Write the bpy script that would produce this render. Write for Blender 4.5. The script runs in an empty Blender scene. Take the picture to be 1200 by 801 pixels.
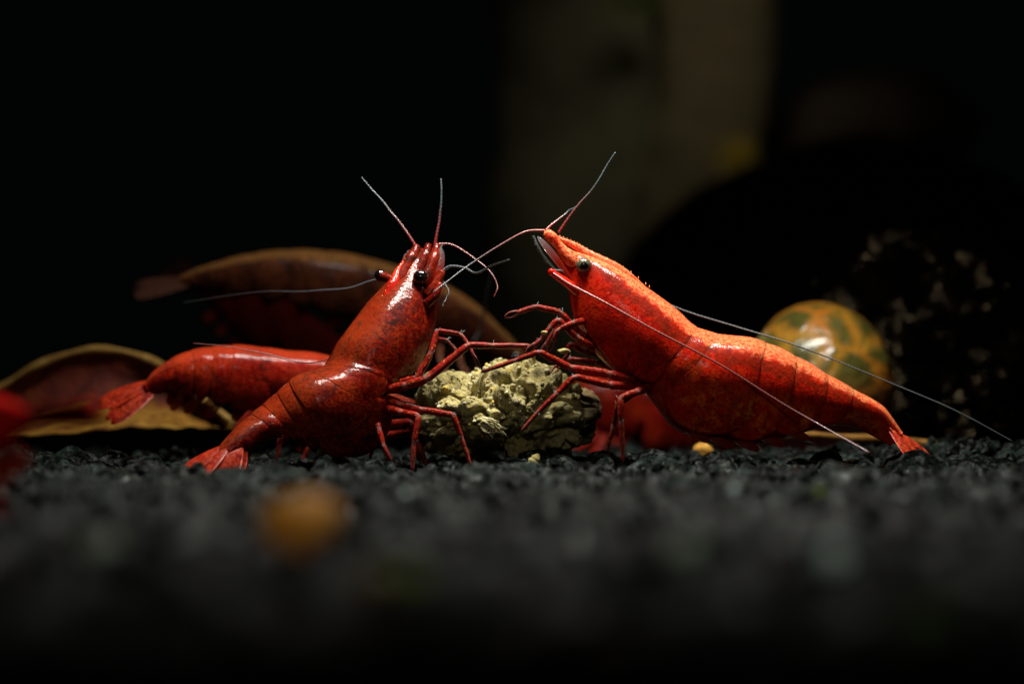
import bpy, bmesh, math, random
import numpy as np
from mathutils import Vector, noise as mnoise

# ------------------------------------------------------------------ camera, world, light, exposure
# 1 unit = 5 mm in the tank; the focus plane is y = 0, gravel surface about z = 0
SC = bpy.context.scene
SC.unit_settings.system = 'METRIC'
SC.unit_settings.scale_length = 0.005
COL = SC.collection
CAM_D, CAM_H, FPX, HOR = 25.0, 0.98, 2500.0, 450.0
cam_data = bpy.data.cameras.new('camera')
cam = bpy.data.objects.new('camera', cam_data)
COL.objects.link(cam)
cam.location = (0, -CAM_D, CAM_H)
cam.rotation_euler = (math.radians(90), 0, 0)
cam_data.sensor_width = 36.0
cam_data.lens = 36.0 * FPX / 1200.0
cam_data.shift_y = (HOR - 400.5) / 1200.0
cam_data.clip_start = 0.5
cam_data.clip_end = 400
cam_data.dof.use_dof = True
cam_data.dof.focus_distance = CAM_D - 0.1
cam_data.dof.aperture_fstop = cam_data.lens * 1e-3 / 0.46
SC.camera = cam

world = bpy.data.worlds.new('World')
SC.world = world
world.use_nodes = True
world.node_tree.nodes['Background'].inputs[0].default_value = (0.5, 0.75, 0.7, 1)
world.node_tree.nodes['Background'].inputs[1].default_value = 0.0012

def lamp(name, loc, target, energy, size_deg, blend, radius, color):
    d = bpy.data.lights.new(name, 'SPOT')
    d.energy, d.spot_size, d.spot_blend, d.shadow_soft_size, d.color = energy, math.radians(size_deg), blend, radius, color
    o = bpy.data.objects.new(name, d)
    COL.objects.link(o)
    o.location = loc
    o.rotation_euler = (Vector(target) - Vector(loc)).to_track_quat('-Z', 'Y').to_euler()
    return o
bar = bpy.data.lights.new('aquarium_lamp', 'AREA')      # the LED bar across the top of the tank
bar.shape, bar.size, bar.size_y, bar.energy, bar.color, bar.spread = 'RECTANGLE', 9.0, 0.9, 1850, (1.0, 0.96, 0.87), math.radians(104)
bar_o = bpy.data.objects.new('aquarium_lamp', bar)
COL.objects.link(bar_o)
bar_o.location = (0.7, -1.2, 13.0)
lamp('front_fill', (-1.0, -24.0, 11.5), (0.8, -4.0, 0.3), 1750, 72, 1.0, 1.2, (1.0, 0.93, 0.84))  # added fill spot above the camera, brightens near faces; not a real fixture
lamp('back_fill', (5.0, 27.0, 25.0), (6.3, 45.0, 10.0), 5200, 46, 1.0, 1.5, (1.0, 0.95, 0.8))  # added spot, put in only to light the driftwood behind

SC.render.engine = 'CYCLES'
SC.cycles.use_denoising = True
SC.cycles.max_bounces = 6
SC.cycles.sample_clamp_indirect = 4.0
SC.view_settings.view_transform = 'Standard'
SC.view_settings.look = 'None'
SC.view_settings.exposure = 0.0
SC.view_settings.gamma = 1.0

# ------------------------------------------------------------------ helpers
rng = np.random.default_rng(7)
random.seed(7)

def P(px, py, y=0.0):
    """point of the tank seen at photo pixel (px, py), at depth y behind the focus plane"""
    d = CAM_D + y
    return np.array(((px - 600.0) / FPX * d, y, CAM_H + (HOR - py) / FPX * d))

def norm(v):
    v = np.asarray(v, float)
    n = np.linalg.norm(v, axis=-1, keepdims=True)
    return v / np.maximum(n, 1e-9)

class MB:
    def __init__(self):
        self.v, self.f, self.a, self.b, self.m, self.n = [], [], [], [], [], 0
    def add(self, verts, faces, a=0.0, b=0.0, m=0):
        verts = np.asarray(verts, float).reshape(-1, 3)
        k = len(verts)
        self.v.append(verts)
        self.a.append(np.broadcast_to(np.asarray(a, float), (k,)).copy())
        self.b.append(np.broadcast_to(np.asarray(b, float), (k,)).copy())
        n = self.n
        self.f.extend([tuple(int(i) + n for i in f) for f in faces])
        self.m.extend([m] * len(faces))
        self.n += k
    def build(self, name, mats, parent=None, smooth=True):
        V = np.concatenate(self.v)
        if parent is not None:
            V = V - np.array(WORLD[parent.name])
        me = bpy.data.meshes.new(name)
        me.from_pydata(V.tolist(), [], self.f)
        if not isinstance(mats, (list, tuple)):
            mats = [mats]
        for mm in mats:
            me.materials.append(mm)
        me.polygons.foreach_set('material_index', self.m)
        me.polygons.foreach_set('use_smooth', [smooth] * len(self.f))
        for nm, arr in (('pa', self.a), ('pb', self.b)):
            at = me.attributes.new(nm, 'FLOAT', 'POINT')
            at.data.foreach_set('value', np.concatenate(arr).astype(np.float32))
        bm = bmesh.new(); bm.from_mesh(me)
        bmesh.ops.recalc_face_normals(bm, faces=bm.faces)
        bm.to_mesh(me); bm.free()
        me.update()
        o = bpy.data.objects.new(name, me)
        COL.objects.link(o)
        if parent is not None:
            o.parent = parent
            WORLD[o.name] = WORLD[parent.name]
        else:
            WORLD[o.name] = (0, 0, 0)
        return o
WORLD = {}

def thing(name, label, cat, loc, group=None):
    o = bpy.data.objects.new(name, None)
    COL.objects.link(o)
    o.empty_display_size = 0.2
    o.location = tuple(float(c) for c in loc)
    WORLD[o.name] = tuple(float(c) for c in loc)
    o['label'], o['category'] = label, cat
    if group:
        o['group'] = group
    return o

def tag(o, label, cat, group=None):
    o['label'], o['category'] = label, cat
    if group:
        o['group'] = group
    return o

def origin_to(o, loc):
    """move a one-mesh thing's origin to its base"""
    loc = np.array([float(c) for c in loc])
    n = len(o.data.vertices)
    co = np.empty(n * 3, np.float32)
    o.data.vertices.foreach_get('co', co)
    o.data.vertices.foreach_set('co', (co.reshape(-1, 3) - loc).astype(np.float32).ravel())
    o.location = loc
    WORLD[o.name] = tuple(loc)
    o.data.update()

def catmull(pts, n):
    pts = np.asarray(pts, float)
    if pts.ndim == 1:
        pts = pts[:, None]
    k = len(pts)
    if k == 2:
        t = np.linspace(0, 1, n)[:, None]
        return pts[0] * (1 - t) + pts[1] * t
    ext = np.vstack([2 * pts[0] - pts[1], pts, 2 * pts[-1] - pts[-2]])
    t = np.linspace(0, k - 1, n)
    i = np.minimum(t.astype(int), k - 2)
    u = (t - i)[:, None]
    p0, p1, p2, p3 = ext[i], ext[i + 1], ext[i + 2], ext[i + 3]
    return 0.5 * ((2 * p1) + (-p0 + p2) * u + (2 * p0 - 5 * p1 + 4 * p2 - p3) * u * u + (-p0 + 3 * p1 - 3 * p2 + p3) * u ** 3)

def grid_faces(nr, nc, closed=False):
    fs = []
    cc = nc if closed else nc - 1
    for i in range(nr - 1):
        for j in range(cc):
            j2 = (j + 1) % nc
            fs.append((i * nc + j, i * nc + j2, (i + 1) * nc + j2, (i + 1) * nc + j))
    return fs

def frames(C):
    T = norm(np.gradient(C, axis=0))
    ref = np.array((0, -1.0, 0)) if abs(T[0][1]) < 0.9 else np.array((1.0, 0, 0))
    U = []
    u = norm(ref - T[0] * np.dot(ref, T[0]))
    for t in T:
        u = norm(u - t * np.dot(u, t))
        U.append(u)
    U = np.array(U)
    return T, U, np.cross(T, U)

def tube(mb, C, R, nring=8, a=0.0, b=0.0, m=0, flat=1.0):
    C = np.asarray(C, float); R = np.broadcast_to(np.asarray(R, float), (len(C),))
    T, U, S = frames(C)
    ph = np.linspace(0, 2 * math.pi, nring, endpoint=False)
    V = C[:, None] + R[:, None, None] * (U[:, None] * np.cos(ph)[None, :, None] * flat + S[:, None] * np.sin(ph)[None, :, None])
    n = len(C)
    V = np.vstack([V.reshape(-1, 3), C[0] - T[0] * R[0] * 0.5, C[-1] + T[-1] * R[-1] * 0.5])
    fs = grid_faces(n, nring, True)
    for j in range(nring):
        fs.append((n * nring, (j + 1) % nring, j))
        fs.append((n * nring + 1, (n - 1) * nring + j, (n - 1) * nring + (j + 1) % nring))
    def ex(q):
        q = np.asarray(q, float)
        if q.ndim == 0:
            return q
        return np.concatenate([np.repeat(q, nring), [q[0], q[-1]]])
    mb.add(V, fs, ex(a), ex(b), m)

def spike(mb, p, d, L, r, m=0, a=0.0):
    d = norm(d)
    ref = np.array((0, 1.0, 0)) if abs(d[1]) < 0.8 else np.array((1.0, 0, 0))
    u = norm(np.cross(d, ref)); w = np.cross(d, u)
    base = [p + r * (u * math.cos(k * 2.0944) + w * math.sin(k * 2.0944)) for k in range(3)]
    mb.add(np.array(base + [p + d * L]), [(0, 1, 3), (1, 2, 3), (2, 0, 3), (2, 1, 0)], a, 0, m)

def blade(mb, base, tip, hw, nrm, thick=0.03, sag=0.0, m=0, w0=0.35, a=0.0):
    """a flat tapering plate (uropod, telson, antennal scale) with a midrib and real thickness"""
    base, tip, nrm = np.asarray(base, float), np.asarray(tip, float), norm(nrm)
    ax = tip - base
    nrm = norm(nrm - norm(ax) * np.dot(nrm, norm(ax)))
    side = np.cross(norm(ax), nrm)
    nl, nc = 20, 9
    t = np.linspace(0, 1, nl)
    prof = np.where(t < 0.62, w0 + (1 - w0) * np.sin(np.clip(t / 0.62, 0, 1) * math.pi / 2), np.sqrt(np.clip(1 - ((t - 0.62) / 0.385) ** 2, 0.0, 1)))
    x = np.linspace(-1, 1, nc)
    top, bot = [], []
    for ti, pi in zip(t, prof):
        c = base + ax * ti + nrm * sag * math.sin(ti * math.pi)
        for xj in x:
            q = c + side * xj * hw * pi
            rib = 0.5 * math.exp(-(xj / 0.16) ** 2) + 0.22 * math.exp(-((abs(xj) - 0.55) / 0.1) ** 2)
            h = thick * (0.5 * (1 - xj ** 2) ** 0.5 + rib) * min(1, pi * 2)
            top.append(q + nrm * h); bot.append(q - nrm * h * 0.6)
    A = nl * nc
    fs = grid_faces(nl, nc) + [tuple(A + i for i in reversed(f)) for f in grid_faces(nl, nc)]
    rim = [j for j in range(nc)] + [i * nc + nc - 1 for i in range(1, nl)] + [(nl - 1) * nc + j for j in range(nc - 2, -1, -1)] + [i * nc for i in range(nl - 2, 0, -1)]
    for i in range(len(rim)):
        p, q = rim[i], rim[(i + 1) % len(rim)]
        fs.append((p, A + p, A + q, q))
    mb.add(np.array(top + bot), fs, a, np.tile(np.repeat(t, nc), 2), m)

def ico(sub):
    bm = bmesh.new()
    bmesh.ops.create_icosphere(bm, subdivisions=sub, radius=1.0)
    V = np.array([v.co[:] for v in bm.verts]); F = [tuple(v.index for v in f.verts) for f in bm.faces]
    bm.free()
    return V, F
ICO = {k: ico(k) for k in (1, 2, 3, 4)}

def fbm(p, oct=4):
    s, a, tot = 0.0, 1.0, 0.0
    q = Vector(p)
    for _ in range(oct):
        s += a * mnoise.noise(q); tot += a
        q = q * 2.03 + Vector((3.1, 1.7, 5.3)); a *= 0.5
    return s / tot

# ------------------------------------------------------------------ materials
class NT:
    def __init__(self, name):
        self.mat = bpy.data.materials.new(name)
        self.mat.use_nodes = True
        self.t = self.mat.node_tree
        self.p = self.t.nodes['Principled BSDF']
        self.tc = self.t.nodes.new('ShaderNodeTexCoord')
    def link(self, a, b): self.t.links.new(a, b)
    def noise(self, scale, detail=4, rough=0.55, dist=0.0):
        n = self.t.nodes.new('ShaderNodeTexNoise')
        n.inputs['Scale'].default_value = scale; n.inputs['Detail'].default_value = detail
        n.inputs['Roughness'].default_value = rough; n.inputs['Distortion'].default_value = dist
        self.link(self.tc.outputs['Object'], n.inputs['Vector'])
        return n.outputs['Fac']
    def voronoi(self, scale, feature='F1', out='Distance', rnd=1.0):
        n = self.t.nodes.new('ShaderNodeTexVoronoi')
        n.feature = feature
        n.inputs['Scale'].default_value = scale; n.inputs['Randomness'].default_value = rnd
        self.link(self.tc.outputs['Object'], n.inputs['Vector'])
        return n.outputs[out]
    def ramp(self, fac, stops, interp='LINEAR'):
        r = self.t.nodes.new('ShaderNodeValToRGB')
        cr = r.color_ramp; cr.interpolation = interp
        while len(cr.elements) < len(stops): cr.elements.new(0.5)
        for e, (pos, c) in zip(cr.elements, stops):
            e.position = pos
            e.color = (*c, 1) if isinstance(c, tuple) else (c, c, c, 1)
        self.link(fac, r.inputs['Fac'])
        return r.outputs['Color']
    def mix(self, fac, a, b, mode='MIX'):
        m = self.t.nodes.new('ShaderNodeMix'); m.data_type = 'RGBA'; m.blend_type = mode
        for s, v in ((m.inputs[0], fac), (m.inputs[6], a), (m.inputs[7], b)):
            if isinstance(v, (int, float)): s.default_value = v
            elif isinstance(v, tuple): s.default_value = (*v, 1)
            else: self.link(v, s)
        return m.outputs[2]
    def math(self, op, a, b=0.0, clamp=False):
        m = self.t.nodes.new('ShaderNodeMath'); m.operation = op; m.use_clamp = clamp
        for s, v in ((m.inputs[0], a), (m.inputs[1], b)):
            if isinstance(v, (int, float)): s.default_value = v
            else: self.link(v, s)
        return m.outputs[0]
    def attr(self, nm):
        a = self.t.nodes.new('ShaderNodeAttribute'); a.attribute_name = nm
        return a.outputs['Fac']
    def bump(self, h, strength, dist):
        b = self.t.nodes.new('ShaderNodeBump')
        b.inputs['Strength'].default_value = strength; b.inputs['Distance'].default_value = dist
        self.link(h, b.inputs['Height']); self.link(b.outputs['Normal'], self.p.inputs['Normal'])
        return b
    def set(self, **kw):
        for k, v in kw.items():
            s = self.p.inputs[k.replace('_', ' ')]
            if isinstance(v, (int, float)): s.default_value = v
            elif isinstance(v, tuple): s.default_value = (*v, 1) if len(v) == 3 and s.type == 'RGBA' else v
            else: self.link(v, s)
        return self

def shrimp_mat(name, deep, mid, hot, dorsal, dorsal_amt, dark_amt, belly=None, rough=0.34, coat=0.5, sss=0.12, dark=(0.03, 0.006, 0.004), sscale=0.05, saddle=0.0):
    n = NT(name)
    big = n.noise(2.2, 5, 0.6, 0.4)
    c = n.ramp(big, [(0.34, deep), (0.5, mid), (0.68, hot)])
    fine = n.noise(17, 4, 0.7)
    c = n.mix(n.ramp(fine, [(0.48, 0.0), (0.64, 0.7)]), c, hot)
    freck = n.noise(30, 3, 0.65)
    c = n.mix(n.ramp(freck, [(0.5, 0.0), (0.62, 0.8)]), c, deep)
    if belly:
        bl = n.noise(11.0, 4, 0.7, 0.5)
        bm_ = n.math('MULTIPLY', n.attr('pb'), n.ramp(n.noise(3.0, 3), [(0.40, 0.0), (0.58, 1.0)]))
        c = n.mix(n.math('MULTIPLY', bm_, n.ramp(bl, [(0.44, 0.0), (0.6, 0.85)])), c, belly)
    # dark chromatophore patches
    dk = n.noise(3.6, 7, 0.74, 1.4)
    c = n.mix(n.math('MULTIPLY', n.ramp(dk, [(0.50, 0.0), (0.62, 1.0)]), dark_amt), c, dark)
    if saddle:
        sm = n.math('ADD', n.attr('pa'), n.math('MULTIPLY', n.math('SUBTRACT', n.noise(5, 5, 0.7, 0.8), 0.5), 0.8))
        c = n.mix(n.math('MULTIPLY', n.ramp(sm, [(0.50, 0.0), (0.62, 1.0), (0.78, 1.0), (0.86, 0.0)]), saddle), c, (0.10, 0.012, 0.004))
    # granular paler pigment along the back
    dm = n.math('ADD', n.attr('pa'), n.math('MULTIPLY', n.math('SUBTRACT', n.noise(9, 5, 0.7), 0.5), 0.5))
    dmask = n.ramp(dm, [(0.80, 0.0), (0.90, 1.0)])
    gran = n.ramp(n.noise(30, 3, 0.75), [(0.40, 0.15), (0.56, 1.0)])
    c = n.mix(n.math('MULTIPLY', n.math('MULTIPLY', dmask, gran), dorsal_amt), c, dorsal)
    n.set(Base_Color=c, Roughness=n.ramp(n.noise(22, 3), [(0.3, rough * 0.8), (0.7, rough * 1.5)]), Coat_Weight=min(1.0, coat * 1.8), Coat_Roughness=0.12, Coat_IOR=1.22, IOR=1.2, Specular_IOR_Level=0.12,
          Subsurface_Weight=sss, Subsurface_Radius=(1.0, 0.12, 0.05), Subsurface_Scale=sscale)
    h = n.math('ADD', n.math('MULTIPLY', n.noise(32, 4, 0.65), 0.7), n.math('MULTIPLY', n.noise(9, 3), 1.0))
    n.bump(h, 0.4, 0.03)
    nb = n.t.nodes.new('ShaderNodeBump'); nb.inputs['Strength'].default_value = 0.22; nb.inputs['Distance'].default_value = 0.03
    n.link(n.noise(14, 3, 0.6), nb.inputs['Height']); n.link(nb.outputs['Normal'], n.p.inputs['Coat Normal'])
    return n.mat

M = {}
M['red_a'] = shrimp_mat('red_shell', (0.04, 0.0012, 0.001), (0.125, 0.0035, 0.0015), (0.25, 0.022, 0.0035), (0.30, 0.042, 0.008), 0.4, 1.0)
M['red_b'] = shrimp_mat('bright_red_shell', (0.26, 0.004, 0.002), (0.50, 0.010, 0.003), (0.62, 0.030, 0.005), (0.84, 0.20, 0.075), 1.0, 0.5, belly=(0.85, 0.15, 0.012), sss=0.4, sscale=0.26, saddle=0.6)
M['red_c'] = shrimp_mat('far_red_shell', (0.09, 0.002, 0.0015), (0.22, 0.006, 0.003), (0.34, 0.026, 0.006), (0.38, 0.05, 0.014), 0.5, 0.7)
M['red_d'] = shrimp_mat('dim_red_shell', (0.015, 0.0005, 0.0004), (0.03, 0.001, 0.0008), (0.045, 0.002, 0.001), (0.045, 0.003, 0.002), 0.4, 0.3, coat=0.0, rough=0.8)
M['red_e'] = shrimp_mat('near_red_shell', (0.28, 0.003, 0.003), (0.55, 0.006, 0.005), (0.62, 0.012, 0.007), (0.62, 0.015, 0.008), 0.4, 0.3, coat=0.0, rough=0.9)
M['brown'] = shrimp_mat('brown_shell', (0.012, 0.003, 0.002), (0.034, 0.009, 0.004), (0.08, 0.022, 0.007), (0.15, 0.07, 0.02), 0.9, 0.9, dark=(0.008, 0.004, 0.003), coat=0.15)

def leg_mat(name, red, pale):
    n = NT(name)
    c = n.mix(n.ramp(n.noise(30, 3, 0.7), [(0.4, 0.0), (0.7, 0.8)]), red, tuple(min(1, x * 1.7 + 0.01) for x in red))
    c = n.mix(n.ramp(n.noise(13, 4, 0.7), [(0.50, 0.0), (0.62, 0.8)]), c, tuple(x * 0.25 for x in red))
    c = n.mix(n.ramp(n.noise(38, 2, 0.6), [(0.60, 0.0), (0.68, 0.8)]), c, (0.55, 0.16, 0.04))
    c = n.mix(n.attr('pa'), c, pale)
    n.set(Base_Color=c, Roughness=0.4, Coat_Weight=0.4, Coat_Roughness=0.15, Coat_IOR=1.25, Specular_IOR_Level=0.12, Subsurface_Weight=0.15, Subsurface_Radius=(1, 0.15, 0.08), Subsurface_Scale=0.04,
          Transmission_Weight=n.math('MULTIPLY', n.attr('pa'), 0.5), IOR=1.15)
    n.bump(n.noise(40, 3), 0.35, 0.02)
    return n.mat
M['leg'] = leg_mat('red_leg', (0.17, 0.006, 0.003), (0.40, 0.22, 0.19))
M['leg_far'] = leg_mat('far_leg', (0.34, 0.015, 0.01), (0.45, 0.2, 0.18))
M['leg_brown'] = leg_mat('brown_leg', (0.12, 0.04, 0.02), (0.3, 0.2, 0.15))

def feeler_mat(name, base, tip, spec=0.5):
    n = NT(name)
    c = n.mix(n.attr('pa'), base, tip)
    band = n.ramp(n.math('FRACT', n.math('MULTIPLY', n.attr('pb'), 1.0)), [(0.3, 1.0), (0.7, 0.55)])
    n.set(Base_Color=n.mix(1.0, c, band, 'MULTIPLY'), Roughness=0.35, Coat_Weight=0.3, Subsurface_Weight=0.2, Subsurface_Radius=(1, 0.6, 0.5), Subsurface_Scale=0.03)
    return n.mat
M['feel_red'] = feeler_mat('feeler_red', (0.36, 0.03, 0.015), (0.15, 0.16, 0.17))
M['feel_dark'] = feeler_mat('feeler_dark', (0.28, 0.02, 0.012), (0.05, 0.075, 0.085))
M['feel_rust'] = feeler_mat('feeler_rust', (0.22, 0.018, 0.01), (0.16, 0.02, 0.014))
M['feel_pink'] = feeler_mat('feeler_pink', (0.45, 0.09, 0.07), (0.16, 0.06, 0.055))
M['feel_pale'] = feeler_mat('feeler_pale', (0.22, 0.25, 0.26), (0.07, 0.085, 0.09))
M['feel_grey'] = feeler_mat('feeler_grey', (0.16, 0.17, 0.19), (0.04, 0.045, 0.05))

n = NT('clear_bristle'); n.set(Base_Color=(0.62, 0.66, 0.64), Roughness=0.25, Transmission_Weight=0.4, IOR=1.2); M['seta'] = n.mat
n = NT('scale_film')
n.set(Base_Color=n.mix(n.ramp(n.attr('pb'), [(0.45, 0.0), (1.0, 1.0)]), (0.40, 0.02, 0.01), (0.20, 0.20, 0.21)), Roughness=0.25, Coat_Weight=0.3, Transmission_Weight=0.3, IOR=1.1, Alpha=0.32)
M['film'] = n.mat
def tail_mat(name, lo, hi):
    n = NT(name)
    c = n.mix(n.ramp(n.noise(24, 4, 0.7), [(0.42, 0.0), (0.62, 1.0)]), lo, hi)
    c = n.mix(n.ramp(n.noise(9, 4, 0.7), [(0.5, 0.0), (0.64, 0.8)]), c, tuple(x * 0.3 for x in lo))
    c = n.mix(n.ramp(n.math('ADD', n.attr('pb'), n.math('MULTIPLY', n.noise(18, 3), 0.25)), [(1.0, 0.0), (1.12, 0.5)]), c, (0.36, 0.14, 0.11))
    n.set(Base_Color=c, Roughness=0.4, Coat_Weight=0.4, Coat_Roughness=0.2, Coat_IOR=1.25, Specular_IOR_Level=0.12, Subsurface_Weight=0.15, Subsurface_Radius=(1, 0.15, 0.08), Subsurface_Scale=0.08)
    n.bump(n.noise(36, 3), 0.4, 0.02)
    return n.mat
M['tail'] = tail_mat('tail_blade', (0.34, 0.010, 0.004), (0.66, 0.11, 0.035))
M['tail_a'] = tail_mat('mottled_tail_blade', (0.18, 0.005, 0.002), (0.34, 0.035, 0.008))
n = NT('tail_blade_dark')
c = n.mix(n.ramp(n.noise(20, 4, 0.7), [(0.42, 0.0), (0.62, 1.0)]), (0.02, 0.006, 0.004), (0.045, 0.016, 0.008))
n.set(Base_Color=c, Roughness=0.8, Specular_IOR_Level=0.1); M['tail_brown'] = n.mat
n = NT('swimmeret')
n.set(Base_Color=n.mix(n.noise(20, 3), (0.16, 0.008, 0.004), (0.30, 0.03, 0.015)), Roughness=0.4, Transmission_Weight=0.3, IOR=1.1, Alpha=0.7, Subsurface_Weight=0.2, Subsurface_Scale=0.05)
M['swim'] = n.mat
n = NT('black_eye')
n.set(Base_Color=(0.006, 0.004, 0.004), Roughness=0.12, Coat_Weight=1.0, Coat_Roughness=0.04); M['eye_black'] = n.mat
n = NT('olive_eye')
c = n.mix(n.ramp(n.voronoi(60, 'F1'), [(0.2, 1.0), (0.6, 0.25)]), (0.016, 0.013, 0.008), (0.17, 0.155, 0.085))
c = n.mix(n.ramp(n.attr('pa'), [(0.45, 0.0), (0.6, 1.0)]), (0.004, 0.004, 0.004), c)
n.set(Base_Color=c, Roughness=0.25, Coat_Weight=1.0, Coat_Roughness=0.05); M['eye_olive'] = n.mat

def gravel_mat(name, k=1.0):
    n = NT(name)
    oi = n.t.nodes.new('ShaderNodeObjectInfo')
    tone = n.math('ADD', n.math('MULTIPLY', n.attr('pa'), 0.6), n.math('MULTIPLY', oi.outputs['Random'], 0.4))
    c = n.ramp(tone, [(0.0, (0.002, 0.0025, 0.0025)), (0.5, (0.004, 0.0055, 0.0055)), (0.82, (0.012, 0.016, 0.015)), (1.0, (0.085, 0.105, 0.092))])
    c = n.mix(n.ramp(n.noise(k, 6, 0.75), [(0.50, 0.0), (0.70, 0.8)]), c, (0.048, 0.068, 0.06))
    c = n.mix(n.ramp(n.noise(k * 0.45, 4, 0.7), [(0.45, 0.0), (0.62, 0.85)]), c, (0.005, 0.006, 0.006))
    geo = n.t.nodes.new('ShaderNodeNewGeometry'); pn = n.t.nodes.new('ShaderNodeTexNoise'); pn.inputs['Scale'].default_value = 1.7; pn.inputs['Detail'].default_value = 3
    n.link(geo.outputs['Position'], pn.inputs['Vector'])
    c = n.mix(1.0, c, n.ramp(pn.outputs['Fac'], [(0.38, (0.12, 0.14, 0.13)), (0.52, (0.8, 0.92, 0.86)), (0.66, (0.9, 1.0, 0.96))]), 'MULTIPLY')
    c = n.mix(n.ramp(pn.outputs['Fac'], [(0.54, 0.0), (0.7, 0.55)]), c, (0.05, 0.075, 0.064))
    c = n.mix(1.0, c, (0.68, 0.72, 0.70), 'MULTIPLY')
    n.set(Base_Color=c, Roughness=n.ramp(n.noise(k * 1.2, 4), [(0.40, 0.16), (0.6, 0.7)]), Specular_IOR_Level=n.ramp(n.noise(k * 0.8, 3), [(0.47, 0.04), (0.66, 0.8)]), Specular_Tint=(0.92, 1.0, 0.97))
    n.bump(n.math('ADD', n.noise(k * 0.9, 6, 0.78), n.math('MULTIPLY', n.noise(k * 3, 3), 0.5)), 1.0, 1.1 / k)
    return n.mat
M['gravel'] = gravel_mat('dark_gravel', 15.0)
M['pebble'] = gravel_mat('dark_pebble', 2.4)
n = NT('dark_sand'); n.set(Base_Color=n.ramp(n.noise(8, 5), [(0.3, (0.006, 0.007, 0.007)), (0.7, (0.02, 0.022, 0.022))]), Roughness=0.7)
n.bump(n.noise(12, 5, 0.7), 0.8, 0.1); M['bed'] = n.mat

def plain(name, c0, c1, scale=8, rough=0.6, bump=0.5, coat=0.0):
    n = NT(name)
    n.set(Base_Color=n.ramp(n.noise(scale, 5, 0.65), [(0.35, c0), (0.68, c1)]), Roughness=rough, Coat_Weight=coat, Specular_IOR_Level=0.12)
    n.bump(n.noise(scale * 2.5, 5, 0.7), bump, 0.3 / scale)
    return n.mat
M['ochre'] = plain('ochre_stone', (0.62, 0.22, 0.015), (0.85, 0.40, 0.04))
M['palestone'] = plain('pale_stone', (0.50, 0.70, 0.62), (0.66, 0.84, 0.76), rough=0.35)
M['sagestone'] = plain('sage_stone', (0.18, 0.24, 0.16), (0.28, 0.36, 0.24), rough=0.4)
M['algae'] = plain('green_algae', (0.09, 0.15, 0.01), (0.18, 0.26, 0.02))
M['tanstone'] = plain('tan_stone', (0.14, 0.12, 0.06), (0.24, 0.20, 0.10))
for k_ in ('palestone', 'sagestone'):
    M[k_].node_tree.nodes['Principled BSDF'].inputs['Specular IOR Level'].default_value = 0.8
    M[k_].node_tree.nodes['Principled BSDF'].inputs['Roughness'].default_value = 0.3
M['flake'] = plain('yellow_flake', (0.30, 0.24, 0.06), (0.60, 0.52, 0.22), 14)
M['twig'] = plain('twig', (0.12, 0.05, 0.01), (0.30, 0.15, 0.03), 5)
M['amber'] = plain('amber_bit', (0.30, 0.14, 0.02), (0.55, 0.30, 0.06), 8)

n = NT('crumbly_food')
big = n.noise(2.0, 5, 0.7, 0.6)
c = n.ramp(big, [(0.28, (0.16, 0.12, 0.03)), (0.42, (0.52, 0.42, 0.13)), (0.56, (0.72, 0.61, 0.24)), (0.7, (0.82, 0.73, 0.36))])
c = n.mix(n.ramp(n.noise(9, 5, 0.75), [(0.5, 0.0), (0.64, 0.9)]), c, (0.13, 0.10, 0.03))
c = n.mix(n.ramp(n.noise(30, 3, 0.7), [(0.52, 0.0), (0.68, 0.8)]), c, (0.75, 0.67, 0.38))
c = n.mix(n.ramp(n.voronoi(7.5), [(0.1, 0.75), (0.2, 0.0)]), c, (0.60, 0.40, 0.05))
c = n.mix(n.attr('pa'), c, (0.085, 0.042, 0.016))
n.set(Base_Color=c, Roughness=0.6, Specular_IOR_Level=0.35)
n.bump(n.math('ADD', n.noise(16, 6, 0.78), n.math('MULTIPLY', n.noise(48, 4, 0.7), 0.6)), 1.0, 0.07); M['food'] = n.mat
n = NT('food_crumbs')
c = n.ramp(n.attr('pa'), [(0.0, (0.12, 0.10, 0.035)), (0.35, (0.42, 0.38, 0.17)), (0.7, (0.58, 0.53, 0.30)), (0.85, (0.60, 0.40, 0.05)), (1.0, (0.50, 0.20, 0.02))], 'CONSTANT')
n.set(Base_Color=c, Roughness=0.45, Subsurface_Weight=0.15, Subsurface_Scale=0.03); n.bump(n.noise(40, 3), 0.6, 0.03); M['crumb'] = n.mat

n = NT('snail_shell')
warp = n.t.nodes.new('ShaderNodeTexVoronoi'); warp.feature = 'DISTANCE_TO_EDGE'; warp.inputs['Scale'].default_value = 1.55
mp = n.t.nodes.new('ShaderNodeVectorMath'); mp.operation = 'MULTIPLY_ADD'
nz = n.t.nodes.new('ShaderNodeTexNoise'); nz.inputs['Scale'].default_value = 1.6
n.link(n.tc.outputs['Object'], nz.inputs['Vector'])
mp.inputs[1].default_value = (0.5, 0.5, 0.5)
n.link(nz.outputs['Color'], mp.inputs[0]); n.link(n.tc.outputs['Object'], mp.inputs[2]); n.link(mp.outputs[0], warp.inputs['Vector'])
net = n.ramp(warp.outputs['Distance'], [(0.02, 0.0), (0.20, 1.0)])
ground_c = n.ramp(n.noise(1.3, 4), [(0.3, (0.36, 0.10, 0.008)), (0.65, (0.30, 0.17, 0.018))])
patch = n.ramp(n.noise(2.2, 4), [(0.3, (0.040, 0.040, 0.008)), (0.7, (0.115, 0.10, 0.018))])
c = n.mix(net, ground_c, patch)
c = n.mix(n.attr('pa'), c, (0.10, 0.013, 0.006))  # shade on the lower shell, mixed into its colour
n.set(Base_Color=c, Roughness=0.28, Coat_Weight=0.35, Coat_Roughness=0.14); n.bump(n.noise(2.0, 3), 0.5, 0.25); M['shell'] = n.mat
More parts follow.
